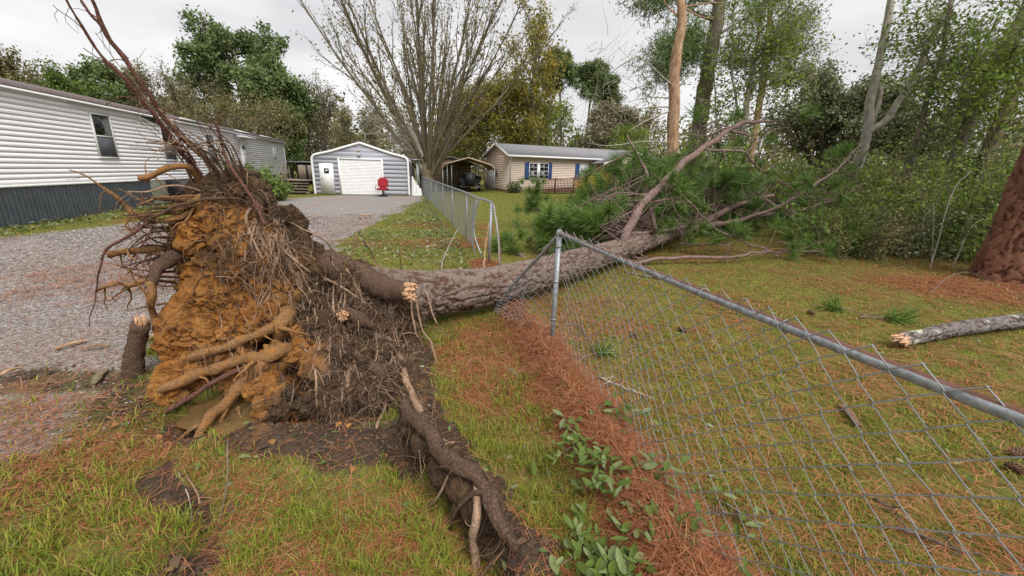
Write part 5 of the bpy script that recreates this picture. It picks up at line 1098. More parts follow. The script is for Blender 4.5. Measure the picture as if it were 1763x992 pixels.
def hgt(u, v_, Y): return atY(u, v_, Y)[2]
# behind the mobile home
tree('tall_pine', 'tall round-crowned green pine towering behind the mobile home', spot(405, 95, 52), hgt(405, 40, 52), 'pine', 'lf_pine', 'wd_grey', 1, .38, 20, .34, .19, el=2.4, keep=.5, spec=dict(n=[30, 8, 4], start=[.44, .3, .3], len=[(.22, .30), (.35, .5), (.35, .5)]))
tree('dark_pine', 'dense dark pine right of the tall pine, above the porch', spot(487, 180, 50), hgt(487, 122, 50), 'pine', 'lf_pine', 'wd_dark', 2, .3, 15, .34, .20, el=2.2, keep=.6, spec=dict(start=[.15, .3, .3], n=[34, 9, 4]))
A1 = tree('olive_tree', 'olive green tree behind the mobile home roof under the tall pine', spot(395, 170, 45), hgt(395, 150, 45), 'broad', 'lf_olive', 'wd_grey', 3, None, 4, .30, .11, keep=.5)
A2 = tree('wind_browned_tree', 'wind-browned upright tree behind the middle of the mobile home roof', spot(300, 110, 46), hgt(300, 96, 46), 'upright', 'lf_brown', 'wd_grey', 4, None, 3, .30, .11, keep=.55)
A3 = tree('olive_tree', 'sparse olive tree at the left of the wind-browned tree', spot(245, 110, 47), hgt(245, 92, 47), 'upright', 'lf_olive', 'wd_grey', 5, None, 3, .30, .12, keep=.55)
copy_tree(A2, spot(350, 120, 48), .95, 2.0, 'wind-browned tree between the leaning roots and the tall pine')
copy_tree(A1, spot(440, 190, 44), 1.0, 1.3, 'olive tree low against the dark pine behind the roof')
copy_tree(A1, spot(325, 160, 44), .95, 3.3, 'olive tree just above the lifted roof flashing')
copy_tree(A3, spot(205, 130, 46), .9, 4.0, 'olive tree seen through the long standing roots')
tree('young_pine', 'ragged green pine above the left half of the mobile home roof', spot(150, 120, 44), hgt(150, 104, 44), 'pine', 'lf_pine', 'wd_grey', 6, .2, 6, .3, .2, spec=dict(start=[.3, .3, .3]))
A4 = tree('green_tree', 'green leafy tree above the far left of the mobile home roof', spot(108, 120, 42), hgt(108, 106, 42), 'broad', 'lf_green', 'wd_grey', 7, None, 4, .3, .15)
tree('brown_green_tree', 'brown and green tree at the left edge above the roof', spot(8, 70, 34), hgt(8, 45, 34), 'upright', 'lf_olive', 'wd_grey', 8, None, 3, .25, .12)
copy_tree(A4, spot(45, 110, 40), .85, 2.2, 'small green tree beside the left edge tree above the roof')
copy_tree(A2, spot(548, 150, 54), 1.08, .6, 'grey green tree rising behind the left end of the garage')
copy_tree(A3, spot(590, 200, 50), .72, 2.6, 'thin browned tree behind the garage ridge')
copy_tree(A1, spot(520, 200, 56), 1.1, 2.9, 'olive tree between the porch and the garage')
copy_tree(A2, spot(640, 190, 52), .8, 3.9, 'wind-browned tree left of the spreading tree stems')
# the spreading many-stemmed tree by the fence
VB = spot(735, 308, 33.0)
tree('spreading_tree', 'tall nearly bare many-stemmed tree fanning out beyond the far fence', VB, 16, 'vase', 'lf_olive', 'wd_stem', 11, .62, 2, .22, .11, keep=.5, L0=2.3)
o = thing('fallen_limbs', tuple(VB + np.array([-1.5, -.6, 0])), 'pale bare limbs bent down on the left of the spreading tree', 'branch'); g = np.random.default_rng(5); m = MB()
for i in range(16):
    a = VB + np.array([-.2, -.2, 1.2 + g.uniform(0, 1.8)]); e = atY(g.uniform(600, 690), g.uniform(165, 260), 32.0 + g.uniform(-1, 1)); mid = (a + e) / 2 + np.array([0, 0, g.uniform(.6, 1.6)])
    Q, q = spline(np.array([a, mid, e]), [.07, .045, .012], .5); m.tube(Q, q, 5, False)
    for _ in range(9):
        k = g.integers(len(Q) // 3, len(Q)); d = unit(g.normal(0, 1, 3) + [-.6, 0, -.1]); m.tube(np.array([Q[k], Q[k] + d * .5, Q[k] + d * g.uniform(.8, 1.8) + [0, 0, -.2]]), [.018, .012, .006], 3, False)
m.build('limb', MT['wd_pale'], o, True)
# yellowing trees behind the tan house
tree('yellowing_tree', 'tall yellowing tree with upright twigs behind the tan house', spot(912, 150, 43), 19, 'upright', 'lf_yellow', 'wd_olive', 21, .28, 3, .30, .15, keep=.6, spec=dict(start=[.12, .15, .2]))
Y1 = tree('olive_yellow_tree', 'bushy olive yellow tree directly behind the carport', spot(838, 200, 44), hgt(838, 120, 44), 'broad', 'lf_yellow', 'wd_olive', 22, None, 5, .32, .13, spec=dict(start=[.1, .25, .2]))
copy_tree(Y1, spot(885, 190, 46), 1.1, 1.7, 'bushy olive yellow tree behind the left gable of the tan house')
Y2 = tree('green_tree', 'bushy green tree rising behind the roof of the tan house', spot(950, 210, 48), hgt(950, 150, 48), 'broad', 'lf_lime', 'wd_grey', 23, None, 4, .32, .13, spec=dict(start=[.1, .25, .2]))
copy_tree(Y2, spot(800, 220, 47), .9, 2.4, 'green tree between the spreading tree and the carport roof')
F1 = tree('thin_pine', 'thin far pine with a small dark top above the tan house roof', spot(1015, 100, 62), hgt(1013, 92, 62), 'pine', 'lf_pine', 'wd_grey', 24, .22, 20, .3, .12, el=3.5, spec=dict(start=[.72, .3, .3], n=[18, 6, 3], len=[(.10, .15), (.4, .5), (.4, .5)]), group=None)
copy_tree(F1, spot(1042, 130, 60), .9, 2.0, 'thin far pine just right of the small topped pine')
copy_tree(F1, spot(978, 70, 66), 1.15, 4.0, 'tallest thin far pine above the tan house roof')
B1 = tree('browned_tree', 'brown leaved tree behind the house porch gable', spot(1045, 200, 50), hgt(1045, 165, 50), 'broad', 'lf_brown', 'wd_grey', 25, None, 5, .3, .17, spec=dict(start=[.15, .25, .2]))
copy_tree(Y2, spot(1090, 215, 46), .72, .9, 'green tree behind the right end of the tan house')
copy_tree(A1, spot(1115, 190, 52), 1.1, 5.0, 'dark olive tree left of the stripped trunk')
# stripped snag and the stand of trees behind the fallen crown
def stem(o, pts, rr, mat, name='trunk', k=12, seed=0):
    g = np.random.default_rng(seed); Q, q = spline(np.array(pts, float), np.array(rr, float), .18); Q = Q + (np.stack([vnoise(Q, 1.1, seed + 1), vnoise(Q, 1.1, seed + 2), 0 * Q[:, 0]], -1) - .5) * .12; m = MB(); m.tube(Q, q, k, True, .05, g); m.build(name, MT[mat], o, True); return Q, q
def px(pts): return [atY(*p) for p in pts]
sb = spot(1153, 290, 17); SN = thing('stripped_snag', tuple(sb), 'tan bark-stripped trunk with broken limbs behind the fallen crown', 'tree')
stem(SN, [sb] + px([(1155, 290, 17), (1158, 200, 17), (1165, 110, 17), (1172, 45, 17), (1172, 0, 17), (1168, -25, 17)]), [.24, .23, .22, .20, .17, .14, .10], 'wd_strip', seed=3)
for i, pts in enumerate([[(1172, 28, 17), (1150, 8, 17), (1140, -15, 17)], [(1172, 10, 17), (1215, 3, 17.2), (1250, 2, 17.5)], [(1163, 148, 17), (1140, 128, 16.6), (1110, 100, 16.3), (1095, 95, 16.2)], [(1158, 166, 17), (1120, 165, 16.6), (1085, 172, 16.2)], [(1157, 182, 17), (1120, 182, 16.8), (1060, 190, 16.2)], [(1156, 188, 17), (1115, 205, 16.4), (1080, 225, 16)], [(1153, 243, 17), (1110, 241, 16.4), (1050, 248, 15.8), (1010, 243, 15.4)], [(1180, 10, 17), (1205, 25, 17.2), (1225, 30, 17.4)], [(1095, 95, 16.2), (1070, 110, 16), (1045, 128, 15.9)], [(1163, 150, 17), (1185, 125, 17), (1188, 110, 17)]]):
    P = px(pts); stem(SN, P, np.linspace(.036, .008, len(P)), 'wd_pale' if i not in (0, 1, 7) else 'wd_strip', 'broken_limb', 6, 30 + i)
g = np.random.default_rng(8); m = MB()
for i in range(60):
    a = atY(g.uniform(1000, 1110), g.uniform(60, 260), g.uniform(15.4, 16.4)); d = unit(g.normal(0, 1, 3) + [0, 0, .4]); m.tube(np.array([a, a + d * .35 + g.normal(0, .06, 3), a + d * g.uniform(.6, 1.5)]), [.010, .007, .003], 3, False)
link('dead_twigs', m.mesh('dead_twigs'), MT['wd_pale'], SN, 'stuff')
def hand_tree(name, label, stems, mat, leafmat, leaves, seed, per=4, rad=.22, size=.10, twig=.9, hang=0.0, el=1.7):
    """a tree with surveyed stems; twigs with leaves spring from its limbs. leaves: list of (first stem fraction, count)"""
    g = np.random.default_rng(seed); b = np.array(stems[0][0][0]); b = np.array([b[0], b[1], 0]); o = thing(name, tuple(b), label, 'tree'); m = MB(); T = []
    for i, (P, rr) in enumerate(stems):
        Q, q = stem(o, P, rr, mat, 'trunk' if i == 0 else 'limb', 10 if i == 0 else 7, seed + i)
        f0, n = leaves[i] if i < len(leaves) else leaves[-1]
        for _ in range(n):
            k = g.integers(int(len(Q) * f0), len(Q)); d = unit(g.normal(0, 1, 3) * [1, 1, .6] + [0, 0, .25]); L = twig * g.uniform(.5, 1.6); S = [Q[k]]
            for s_ in range(4): d = unit(d + g.normal(0, .25, 3) + [0, 0, -.04]); S.append(S[-1] + d * L / 4)
            S = np.array(S); m.tube(S, np.linspace(min(.025, q[k] * .4), .005, 5), 3, False); T += [S[2], S[3], S[4]]
            for _ in range(2): k2 = g.integers(2, 5); e = S[k2] + unit(g.normal(0, 1, 3)) * L * .4; m.tube(np.array([S[k2], e]), [.007, .003], 3, False); T += [e, (e + S[k2]) / 2]
    if T:
        link('twigs', m.mesh('twigs'), MT[mat], o, 'stuff'); V, F = leaf_cloud(g, np.array(T), per, rad, size, el, 0, hang); link('crown', mesh_np('crown', V, F), MT[leafmat], o, 'stuff')
    return o
def st(pts, r0, r1, ground=None): P = px(pts); P = ([np.array([P[0][0], P[0][1], 0.0])] if ground else []) + P; return (P, np.linspace(r0, r1, len(P)))
hand_tree('dark_limbed_pine', 'grey pine trunk with drooping dark limbs right of the stripped trunk', [st([(1200, 260, 22), (1208, 190, 22), (1222, 110, 22), (1236, 30, 22), (1242, -30, 22)], .42, .28, 1), st([(1212, 80, 22), (1180, 72, 21.5), (1150, 82, 21), (1125, 110, 20.6)], .10, .03), st([(1228, 32, 22), (1200, 22, 21.6), (1182, 8, 21.2)], .11, .06), st([(1232, 60, 22), (1265, 40, 22.4), (1300, 20, 22.8), (1330, 0, 23)], .08, .03), st([(1215, 80, 22), (1190, 85, 21), (1160, 105, 20.5), (1140, 140, 20.2)], .06, .02), st([(1240, 5, 22), (1180, -8, 21.5), (1130, -5, 21), (1105, 15, 20.6)], .08, .02)], 'wd_grey', 'lf_pine', [(.9, 0), (.35, 60), (.6, 6), (.4, 20), (.3, 50), (.4, 40)], 41, 9, .2, .04, .8, .6, 7)
hand_tree('bright_leafed_tree', 'slim tree with bright green leaves standing over the fallen crown', [st([(1268, 300, 20), (1285, 180, 20), (1302, 90, 20), (1318, -20, 20)], .17, .07, 1), st([(1285, 180, 20), (1320, 100, 19.6), (1352, 30, 19.4), (1370, -30, 19.2)], .06, .03), st([(1275, 240, 20), (1262, 140, 20.3), (1262, 40, 20.5), (1270, -20, 20.6)], .06, .03), st([(1300, 100, 20), (1345, 70, 19.6), (1390, 55, 19.4)], .04, .012), st([(1292, 140, 20), (1340, 130, 19.6), (1375, 120, 19.4)], .035, .012), st([(1240, 260, 20.5), (1232, 180, 20.5), (1230, 100, 20.6)], .05, .02)], 'wd_pale', 'lf_lime', [(.3, 70), (.3, 60), (.3, 60), (.3, 34), (.3, 30), (.2, 50)], 42, 3, .2, .08, .9)
hand_tree('dusky_pine', 'dusky pine with a reddish trunk behind the bright leafed tree', [st([(1302, 215, 24), (1312, 150, 24), (1322, 60, 24), (1330, -20, 24)], .2, .12, 1), st([(1318, 110, 24), (1350, 85, 23.6), (1385, 80, 23.4)], .06, .02), st([(1312, 150, 24), (1350, 135, 23.6), (1395, 130, 23.4)], .06, .02), st([(1322, 70, 24), (1365, 45, 24), (1395, 15, 24)], .06, .02), st([(1316, 120, 24), (1280, 100, 24), (1250, 105, 24)], .05, .02)], 'wd_strip', 'lf_oak', [(.5, 30), (.3, 50), (.3, 50), (.3, 50), (.3, 40)], 43, 6, .2, .045, .9, .3, 5)
tree('live_oak', 'dark dense live oak rounding up beyond the fallen crown', spot(1432, 180, 30), hgt(1432, 118, 30), 'broad', 'lf_oak', 'wd_dark', 44, .35, 7, .28, .11, spec=dict(start=[.15, .2, .2], n=[20, 9, 5], len=[(.5, .66), (.4, .55), (.4, .6)]))
tree('live_oak', 'second smaller live oak behind the pale twin trunk', spot(1555, 210, 27), hgt(1555, 168, 27), 'broad', 'lf_oak', 'wd_dark', 45, .3, 6, .28, .11, spec=dict(start=[.1, .2, .2], len=[(.5, .66), (.4, .55), (.4, .6)]))
hand_tree('pale_twin_tree', 'pale twin-stemmed tree with a snapped stub right of the live oak', [st([(1478, 280, 16), (1490, 240, 16), (1500, 170, 16), (1518, 90, 16), (1533, 0, 16), (1538, -30, 16)], .20, .09, 1), st([(1490, 230, 16), (1530, 200, 15.8), (1570, 140, 15.6), (1610, 60, 15.4), (1640, 0, 15.3), (1655, -30, 15.2)], .13, .07), st([(1500, 215, 16), (1510, 180, 16), (1518, 146, 16)], .11, .075), st([(1600, 80, 15.4), (1640, 55, 15.2), (1670, 40, 15)], .04, .01), st([(1520, 80, 16), (1555, 70, 15.8), (1590, 60, 15.6)], .035, .01)], 'wd_pale', 'lf_green', [(.7, 10), (.5, 22), (.9, 0), (.2, 22), (.2, 12)], 46, 2, .2, .075, .9)
hand_tree('slender_tree', 'slender pale leaning tree between the twin trunk and the dark trunk', [st([(1556, 330, 14), (1575, 250, 14), (1600, 160, 14), (1625, 70, 14), (1640, 0, 14)], .10, .05, 1), st([(1600, 160, 14), (1640, 120, 13.8), (1680, 100, 13.6)], .03, .01), st([(1612, 120, 14), (1590, 70, 14), (1575, 30, 14)], .03, .01)], 'wd_grey', 'lf_green', [(.4, 40), (.2, 34), (.2, 30)], 47, 3, .2, .07, .8)
hand_tree('dark_leaning_tree', 'thick dark leaning trunk with leafy twigs near the right edge', [st([(1640, 300, 13.5), (1655, 240, 13.5), (1690, 160, 13.5), (1730, 80, 13.5), (1775, -10, 13.5)], .20, .13, 1), st([(1690, 160, 13.5), (1680, 100, 13.2), (1690, 40, 13)], .05, .015), st([(1715, 110, 13.5), (1750, 90, 13), (1790, 85, 12.6)], .05, .015), st([(1670, 205, 13.5), (1630, 160, 13.2), (1600, 130, 13)], .04, .012)], 'wd_grey', 'lf_green', [(.3, 60), (.2, 44), (.2, 44), (.2, 34)], 48, 3, .2, .07, .9)
hand_tree('mossy_leaning_tree', 'mossy leaning trunk beside the big pine at the right edge', [st([(1685, 300, 12), (1705, 235, 12), (1740, 165, 12), (1775, 110, 12), (1810, 60, 12)], .17, .12, 1), st([(1740, 165, 12), (1735, 110, 11.8), (1750, 50, 11.6)], .04, .012), st([(1720, 205, 12), (1690, 170, 11.8), (1660, 150, 11.6)], .03, .012)], 'wd_olive', 'lf_lime', [(.3, 40), (.2, 44), (.2, 30)], 49, 3, .2, .07, .9)
# big plated pine at the right edge
bp = np.array([9.62, 7.50]); BP = thing('big_pine', (bp[0], bp[1], 0), 'big standing pine with red brown plated bark at the right edge', 'tree')
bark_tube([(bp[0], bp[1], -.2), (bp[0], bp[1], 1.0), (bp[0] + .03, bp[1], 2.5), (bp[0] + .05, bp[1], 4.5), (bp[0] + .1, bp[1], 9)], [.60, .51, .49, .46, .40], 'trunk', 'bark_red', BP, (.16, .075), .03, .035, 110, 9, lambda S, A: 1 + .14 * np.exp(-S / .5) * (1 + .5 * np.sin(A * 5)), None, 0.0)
g = np.random.default_rng(3); m = MB(); T = []
for i in range(12):
    a = g.uniform(0, 6.28); p0 = np.array([bp[0] + .1, bp[1], g.uniform(6.5, 9)]); d = np.array([math.cos(a), math.sin(a), .25]); P = np.array([p0, p0 + d * 1.3, p0 + d * 2.6 + [0, 0, .3]]); m.tube(P, [.07, .05, .02], 5, False)
    T += [P[1] * (1 - f) + P[2] * f + g.normal(0, .3, 3) for f in np.linspace(.2, 1, 9)]
m.build('limbs', MT['wd_grey'], BP, True); V, F = leaf_cloud(g, np.array(T), 14, .25, .16, 2.4); link('crown', mesh_np('crown', V, F), MT['lf_pine'], BP, 'stuff')
# shrubs
def shrub(name, label, base, H, W, n, leafmat, barkmat, seed, per=4, size=.07, rad=.1, cat='shrub'):
    g = np.random.default_rng(seed); o = thing(name, tuple(base), label, cat); m = MB(); T = []
    for i in range(n):
        a, q = g.uniform(0, 6.28), math.sqrt(g.uniform(0, 1)); d = unit(np.array([math.cos(a) * q * W / H, math.sin(a) * q * W / H, 1.0])); p = np.array([math.cos(a), math.sin(a), 0]) * q * W * .25 + [0, 0, -.05]; S = [p]; L = H * g.uniform(.6, 1.05)
        for s_ in range(6): d = unit(d + g.normal(0, .16, 3)); S.append(S[-1] + d * L / 6)
        S = np.array(S); m.tube(S, np.linspace(.012, .004, 7), 3, False); T += [S[k] + g.normal(0, .06, 3) for k in range(2, 7)]
    m.build('stems', MT[barkmat], o, base=False); V, F = leaf_cloud(g, np.array(T), per, rad, size); link('foliage', mesh_np('foliage', V, F), MT[leafmat], o, 'stuff', base=False); return o
shrub('yellow_shrub', 'bright yellow shrub in front of the ramp rail', spot(1022, 325, 29.5), 1.7, 1.2, 70, 'lf_gold', 'wd_grey', 61, 8, .11, .14)
shrub('yellow_shrub', 'taller yellow and brown shrub before the house porch', spot(1058, 315, 30), 2.3, 1.5, 90, 'lf_yellow', 'wd_grey', 62, 7, .11, .16)
shrub('green_bush', 'leafy green bush growing beside the porch handrail', spot(438, 318, 20.5), 1.75, 1.0, 80, 'lf_green', 'wd_grey', 63, 7, .10, .12)
shrub('green_bush', 'low green bush at the foot of the porch steps', spot(470, 325, 21.5), 1.1, .8, 50, 'lf_green', 'wd_grey', 66, 7, .10, .12)
shrub('dark_shrub', 'small dark green shrub at the corner of the tan house', spot(884, 330, 34.6), .9, .6, 50, 'lf_oak', 'wd_dark', 64, 6, .09, .1)
shrub('lime_bush', 'light green bush behind the middle of the fallen crown', spot(1400, 290, 17), 2.4, 2.0, 110, 'lf_lime', 'wd_grey', 65, 8, .10, .16)
shrub('leafy_bush', 'yellow green bush right of the stripped trunk', spot(1215, 270, 19), 3.4, 1.9, 120, 'lf_lime', 'wd_grey', 67, 8, .11, .18)
shrub('leafy_bush', 'dark leafy bush left of the stripped trunk', spot(1120, 250, 24), 3.0, 2.0, 90, 'lf_green', 'wd_grey', 68, 8, .12, .18)
# thicket on the right: one tangled mass of several kinds of plant
g = np.random.default_rng(77); m = MB(); KD = [('lf_under', .045, 4), ('lf_lime', .055, 3), ('lf_green', .06, 3), ('lf_olive', .035, 5), ('lf_oak', .05, 4)]; TS = [[] for _ in KD]
cl = []
while len(cl) < 150:
    y = g.uniform(7.3, 18); x = g.uniform(6.6 + (y - 7.3) * .25, 20)
    if y < 9.4 and x < 8.3 + (9.4 - y) * .7: continue
    rel = np.array([x, y]) - o0[:2]; ax, al = rel @ EA[:2], rel @ ET[:2]
    if -3.2 < ax < 2.9 and al < 11.5: continue
    if (x - bp[0]) ** 2 + (y - bp[1]) ** 2 < .8: continue
    D_ = math.hypot(x, y); cl.append((x, y, g.uniform(.35, .8), (g.uniform(.4, 1.1) + min(2.3, max(0, D_ - 10) * .32)) * g.uniform(.55, 1.15), g.choice(len(KD), p=[.34, .2, .2, .16, .10])))
for (cx, cy, cr_, H0, kd) in cl:
    for i in range(int(9 + 9 * cr_)):
        a_, q = g.uniform(0, 6.28), cr_ * math.sqrt(g.uniform(0, 1)); x, y = cx + q * math.cos(a_), cy + q * math.sin(a_); H = H0 * g.uniform(.55, 1.1); d = unit(np.array([math.cos(a_) * .25 + g.normal(0, .15), math.sin(a_) * .25 + g.normal(0, .15), 1.0])); S = [np.array([x, y, -.05])]
        for s_ in range(6): d = unit(d + g.normal(0, .2, 3)); S.append(S[-1] + d * H / 6)
        S = np.array(S); m.tube(S, np.linspace(.011, .004, 7), 3, False)
        for k in range(1, 7):
            for tw_ in range(2):
                e = S[k] + unit(g.normal(0, 1, 3)) * g.uniform(.08, .34)
                if tw_ == 0 and k % 2: m.tube(np.array([S[k], e]), [.005, .0025], 3, False)
                TS[kd].append(e); TS[kd].append((e * .6 + S[k] * .4))
for i in range(90):                                              # bare vines and dead stems through it
    c_ = cl[g.integers(len(cl))]; p = np.array([c_[0], c_[1], .1]); d = unit(np.array([g.normal(0, .6), g.normal(0, .6), 1])); S = [p]
    for s_ in range(8): d = unit(d + g.normal(0, .22, 3) + [0, 0, -.04 * s_]); S.append(S[-1] + d * g.uniform(.2, .45))
    m.tube(np.array(S), np.linspace(.009, .003, 9), 3, False)
U = thing('undergrowth', (10, 10, 0), 'tangled green thicket filling the yard edge before the big pine', 'undergrowth', None, 'stuff')
link('stems', m.mesh('stems'), MT['wd_grey'], U, 'stuff')
for (mt_, sz, pr), T in zip(KD, TS):
    if T: V, F = leaf_cloud(g, np.array(T), pr, .075, sz, 1.8); link('leaves', mesh_np('leaves', V, F), MT[mt_], U, 'stuff')
for i, pts in enumerate([[(1585, 520, 8.2), (1605, 440, 8.4), (1640, 330, 9), (1680, 290, 9.2)], [(1600, 470, 8.8), (1610, 400, 8.8), (1612, 350, 8.9)], [(1640, 460, 8.6), (1670, 390, 8.8), (1700, 370, 9)]]):
    P = px(pts); S = thing('bare_sapling', tuple(P[0]), ['long bare pale sapling bowed through the thicket', 'short upright bare sapling in the thicket', 'bare sapling bent towards the big pine'][i], 'sapling'); stem(S, P, np.linspace(.014, .004, len(P)), 'wd_pale', 'stem', 5, i)
# far wood behind everything: reads as one mass
g = np.random.default_rng(99); m = MB(); T = []
for i in range(330):
    a = R(g.uniform(-62, 66)); D = g.uniform(62, 95); x, y = D * math.sin(a), D * math.cos(a); H = g.uniform(7, 12.5); m.tube(np.array([[x, y, -.2], [x + g.normal(0, .3), y, H * .6], [x + g.normal(0, .5), y, H]]), [.16, .11, .03], 4, False)
    for k in range(34): z = H * g.uniform(.05, 1); q = (1.0 - abs(z / H - .45)) * 2.3 * math.sqrt(g.uniform(0, 1)); b = g.uniform(0, 6.28); T.append((x + q * math.cos(b), y + q * math.sin(b), z))
W_ = thing('far_woods', (0, 70, 0), 'far tree line closing the view behind the houses', 'woods', None, 'stuff')
link('trunks', m.mesh('trunks'), MT['wd_grey'], W_, 'stuff'); V, F = leaf_cloud(g, np.array(T), 5, .45, .36); link('foliage', mesh_np('foliage', V, F), MT['lf_olive'], W_, 'stuff')
# ============================================================ GROUND COVER
g = np.random.default_rng(2024)
def scatter(n, dmin, dmax, expo, half=66):
    """points in a wide fan before the viewer; areal density falls off as d**-expo"""
    k = 2 - expo; u = g.uniform(0, 1, n); d = (dmin ** k + u * (dmax ** k - dmin ** k)) ** (1 / k); a = np.radians(g.uniform(-half, half, n)); return d * np.sin(a), d * np.cos(a), d
def basez(X, Y): return ground_z(X, Y)
# --- grass
X, Y, D = scatter(390000, 1.0, 34, 1.75); gr, di, stw, n1, n2, n3 = ground_masks(X, Y)
P3 = np.stack([X, Y, 0 * X], -1); tuft = fbm(P3, 6, 3, 91)
den = (1 - gr) ** 2 * (1 - di) ** 2 * (1 - .82 * stw) * (0.25 + 1.3 * sstep(.36, .62, tuft)); k = g.uniform(0, 1, len(X)) < den; X, Y, D, tuft = X[k], Y[k], D[k], tuft[k]
Z = basez(X, Y) - .004; n = len(X); wild = ((X < .35 + (3.8 - Y) * .23) & (Y < 4.2)).astype(float)
h = (g.uniform(.018, .04, n) + wild * g.uniform(.0, .036, n)) * (.7 + .9 * tuft) * (1 + D * .015); w = .0021 * np.maximum(1, (D / 2.2) ** .78) * g.uniform(.7, 1.4, n)
a = g.uniform(0, 6.283, n); ln = g.uniform(.2, 1.2, n) * h; dx, dy = np.cos(a), np.sin(a); sx, sy = -dy, dx
B0 = np.stack([X - sx * w, Y - sy * w, Z], -1); B1_ = np.stack([X + sx * w, Y + sy * w, Z], -1); mx_, my_, mz_ = X + dx * ln * .4, Y + dy * ln * .4, Z + h * .62
M0 = np.stack([mx_ - sx * w * .8, my_ - sy * w * .8, mz_], -1); M1 = np.stack([mx_ + sx * w * .8, my_ + sy * w * .8, mz_], -1); TT = np.stack([X + dx * ln * 1.1, Y + dy * ln * 1.1, Z + h * g.uniform(.75, 1.0, n)], -1)
fr_n = D < 5; V = np.vstack([np.stack([B0, B1_, M1, M0, TT], 1)[fr_n].reshape(-1, 3), np.stack([B0, B1_, TT], 1)[~fr_n].reshape(-1, 3)]); kn = int(fr_n.sum()); i = np.arange(kn)[:, None] * 5; i2 = kn * 5 + np.arange(n - kn)[:, None] * 3
t = NT('grass_blades'); gg = t.new('NewGeometry'); v = t.coord('Object'); c = t.ramp(gg.outputs['Random Per Island'], [(0, (0.09, 0.14, 0.016)), (.4, (0.175, 0.245, 0.026)), (.75, (0.285, 0.325, 0.038)), (.92, (0.38, 0.345, 0.06)), (1, (0.38, 0.29, 0.10))])
c = t.mix(t.ramp(t.noise(v, .8, 3), [(.4, (0, 0, 0)), (.65, (1, 1, 1))]), c, t.mix(.35, c, (0.26, 0.22, 0.035)))
MT['grass'] = t.finish(c, .6, None, 0, 0, 0, .35, .2)
GO = link('grass', mesh_np('grass', V, [i + np.array([[0, 1, 2, 3]]), np.vstack([i + np.array([[3, 2, 4]]), i2 + np.array([[0, 1, 2]])])]), MT['grass']); tag(GO, 'short mossy yellow green grass covering the yard', 'grass', None, 'stuff')
# --- fallen pine needles
X, Y, D = scatter(190000, 1.0, 16, 1.55); gr, di, stw, n1, n2, n3 = ground_masks(X, Y)
den = np.clip(stw * 1.25 + .09, 0, 1) * (1 - .45 * di) * (1 - .35 * gr); k = g.uniform(0, 1, len(X)) < den; X, Y, D, stw = X[k], Y[k], D[k], stw[k]; n = len(X)
Z = basez(X, Y) + g.uniform(.002, .035, n) * (.4 + stw); a = g.uniform(0, 6.283, n); L = g.uniform(.065, .125, n); w = .0010 * np.maximum(1, (D / 2.0) ** .8) * g.uniform(.7, 1.4, n); cv = g.normal(0, .25, n); tl = g.normal(0, .10, n)
def npt(s): return np.stack([X + np.cos(a + cv * s) * L * s, Y + np.sin(a + cv * s) * L * s, Z + tl * L * s + .012 * (1 - s * s)], -1)
sd = np.stack([-np.sin(a), np.cos(a), 0 * a], -1) * w[:, None]; p0, p1, p2 = npt(-1), npt(0), npt(1)
V = np.stack([p0 - sd * .5, p0 + sd * .5, p1 + sd, p1 - sd, p2 + sd * .5, p2 - sd * .5], 1).reshape(-1, 3); i = np.arange(n)[:, None] * 6
MT['straw'] = leafy('pine_straw', [(0, (0.13, 0.042, 0.018)), (.4, (0.30, 0.10, 0.040)), (.8, (0.42, 0.165, 0.075)), (1, (0.48, 0.27, 0.14))], .6, .1)
heap = 26000; s = g.uniform(-.4, 4.6, heap); dd = g.normal(-.14, .15, heap); fx = .43 + s * .2231 + dd; fy = 3.83 - s * .9748 + dd * .22; hz = basez(fx, fy) + g.uniform(0, .10, heap) * np.exp(-((dd + .14) / .16) ** 2); ha = g.normal(1.5, .9, heap); hl = g.uniform(.06, .12, heap); ht = g.normal(0, .25, heap); hw = .0013 * np.maximum(1, np.hypot(fx, fy) / 2.2)
hd_ = np.stack([np.cos(ha), np.sin(ha), ht], -1) * hl[:, None]; hs = np.stack([-np.sin(ha), np.cos(ha), 0 * ha], -1) * hw[:, None]; c_ = np.stack([fx, fy, hz], -1); bend = np.stack([0 * ha, 0 * ha, .01 + 0 * ha], -1)
Vh = np.stack([c_ - hd_ - hs * .5, c_ - hd_ + hs * .5, c_ + bend + hs, c_ + bend - hs, c_ + hd_ + hs * .5, c_ + hd_ - hs * .5], 1).reshape(-1, 3); i = np.arange(n + heap)[:, None] * 6; V = np.vstack([V, Vh])
tag(link('pine_straw', mesh_np('pine_straw', V, [i + np.array([[0, 1, 2, 3]]), i + np.array([[3, 2, 4, 5]])]), MT['straw']), 'rust brown fallen pine needles drifted along the fence and lawn', 'pine straw', None, 'stuff')
# --- stones of the drive, clods of torn soil
def chips(X, Y, size, lift, flat=.55):
    n = len(X); Z = basez(X, Y); r = size[:, None] * g.uniform(.6, 1.3, (n, 6)); ax = np.array([[1, 0, 0], [0, 1, 0], [-1, 0, 0], [0, -1, 0], [0, 0, 1], [0, 0, -1]], float); a = g.uniform(0, 6.28, n); c, s = np.cos(a), np.sin(a)
    V = ax[None] * r[..., None] + g.normal(0, .18, (n, 6, 3)) * size[:, None, None]; V[..., 2] *= flat; V = np.stack([V[..., 0] * c[:, None] - V[..., 1] * s[:, None], V[..., 0] * s[:, None] + V[..., 1] * c[:, None], V[..., 2]], -1)
    V += np.stack([X, Y, Z + size * lift], -1)[:, None]; V = V[:, :5]; f = np.array([[0, 1, 4], [1, 2, 4], [2, 3, 4], [3, 0, 4]]); i = np.arange(n)[:, None, None] * 5
    return V.reshape(-1, 3), (f[None] + i).reshape(-1, 3)
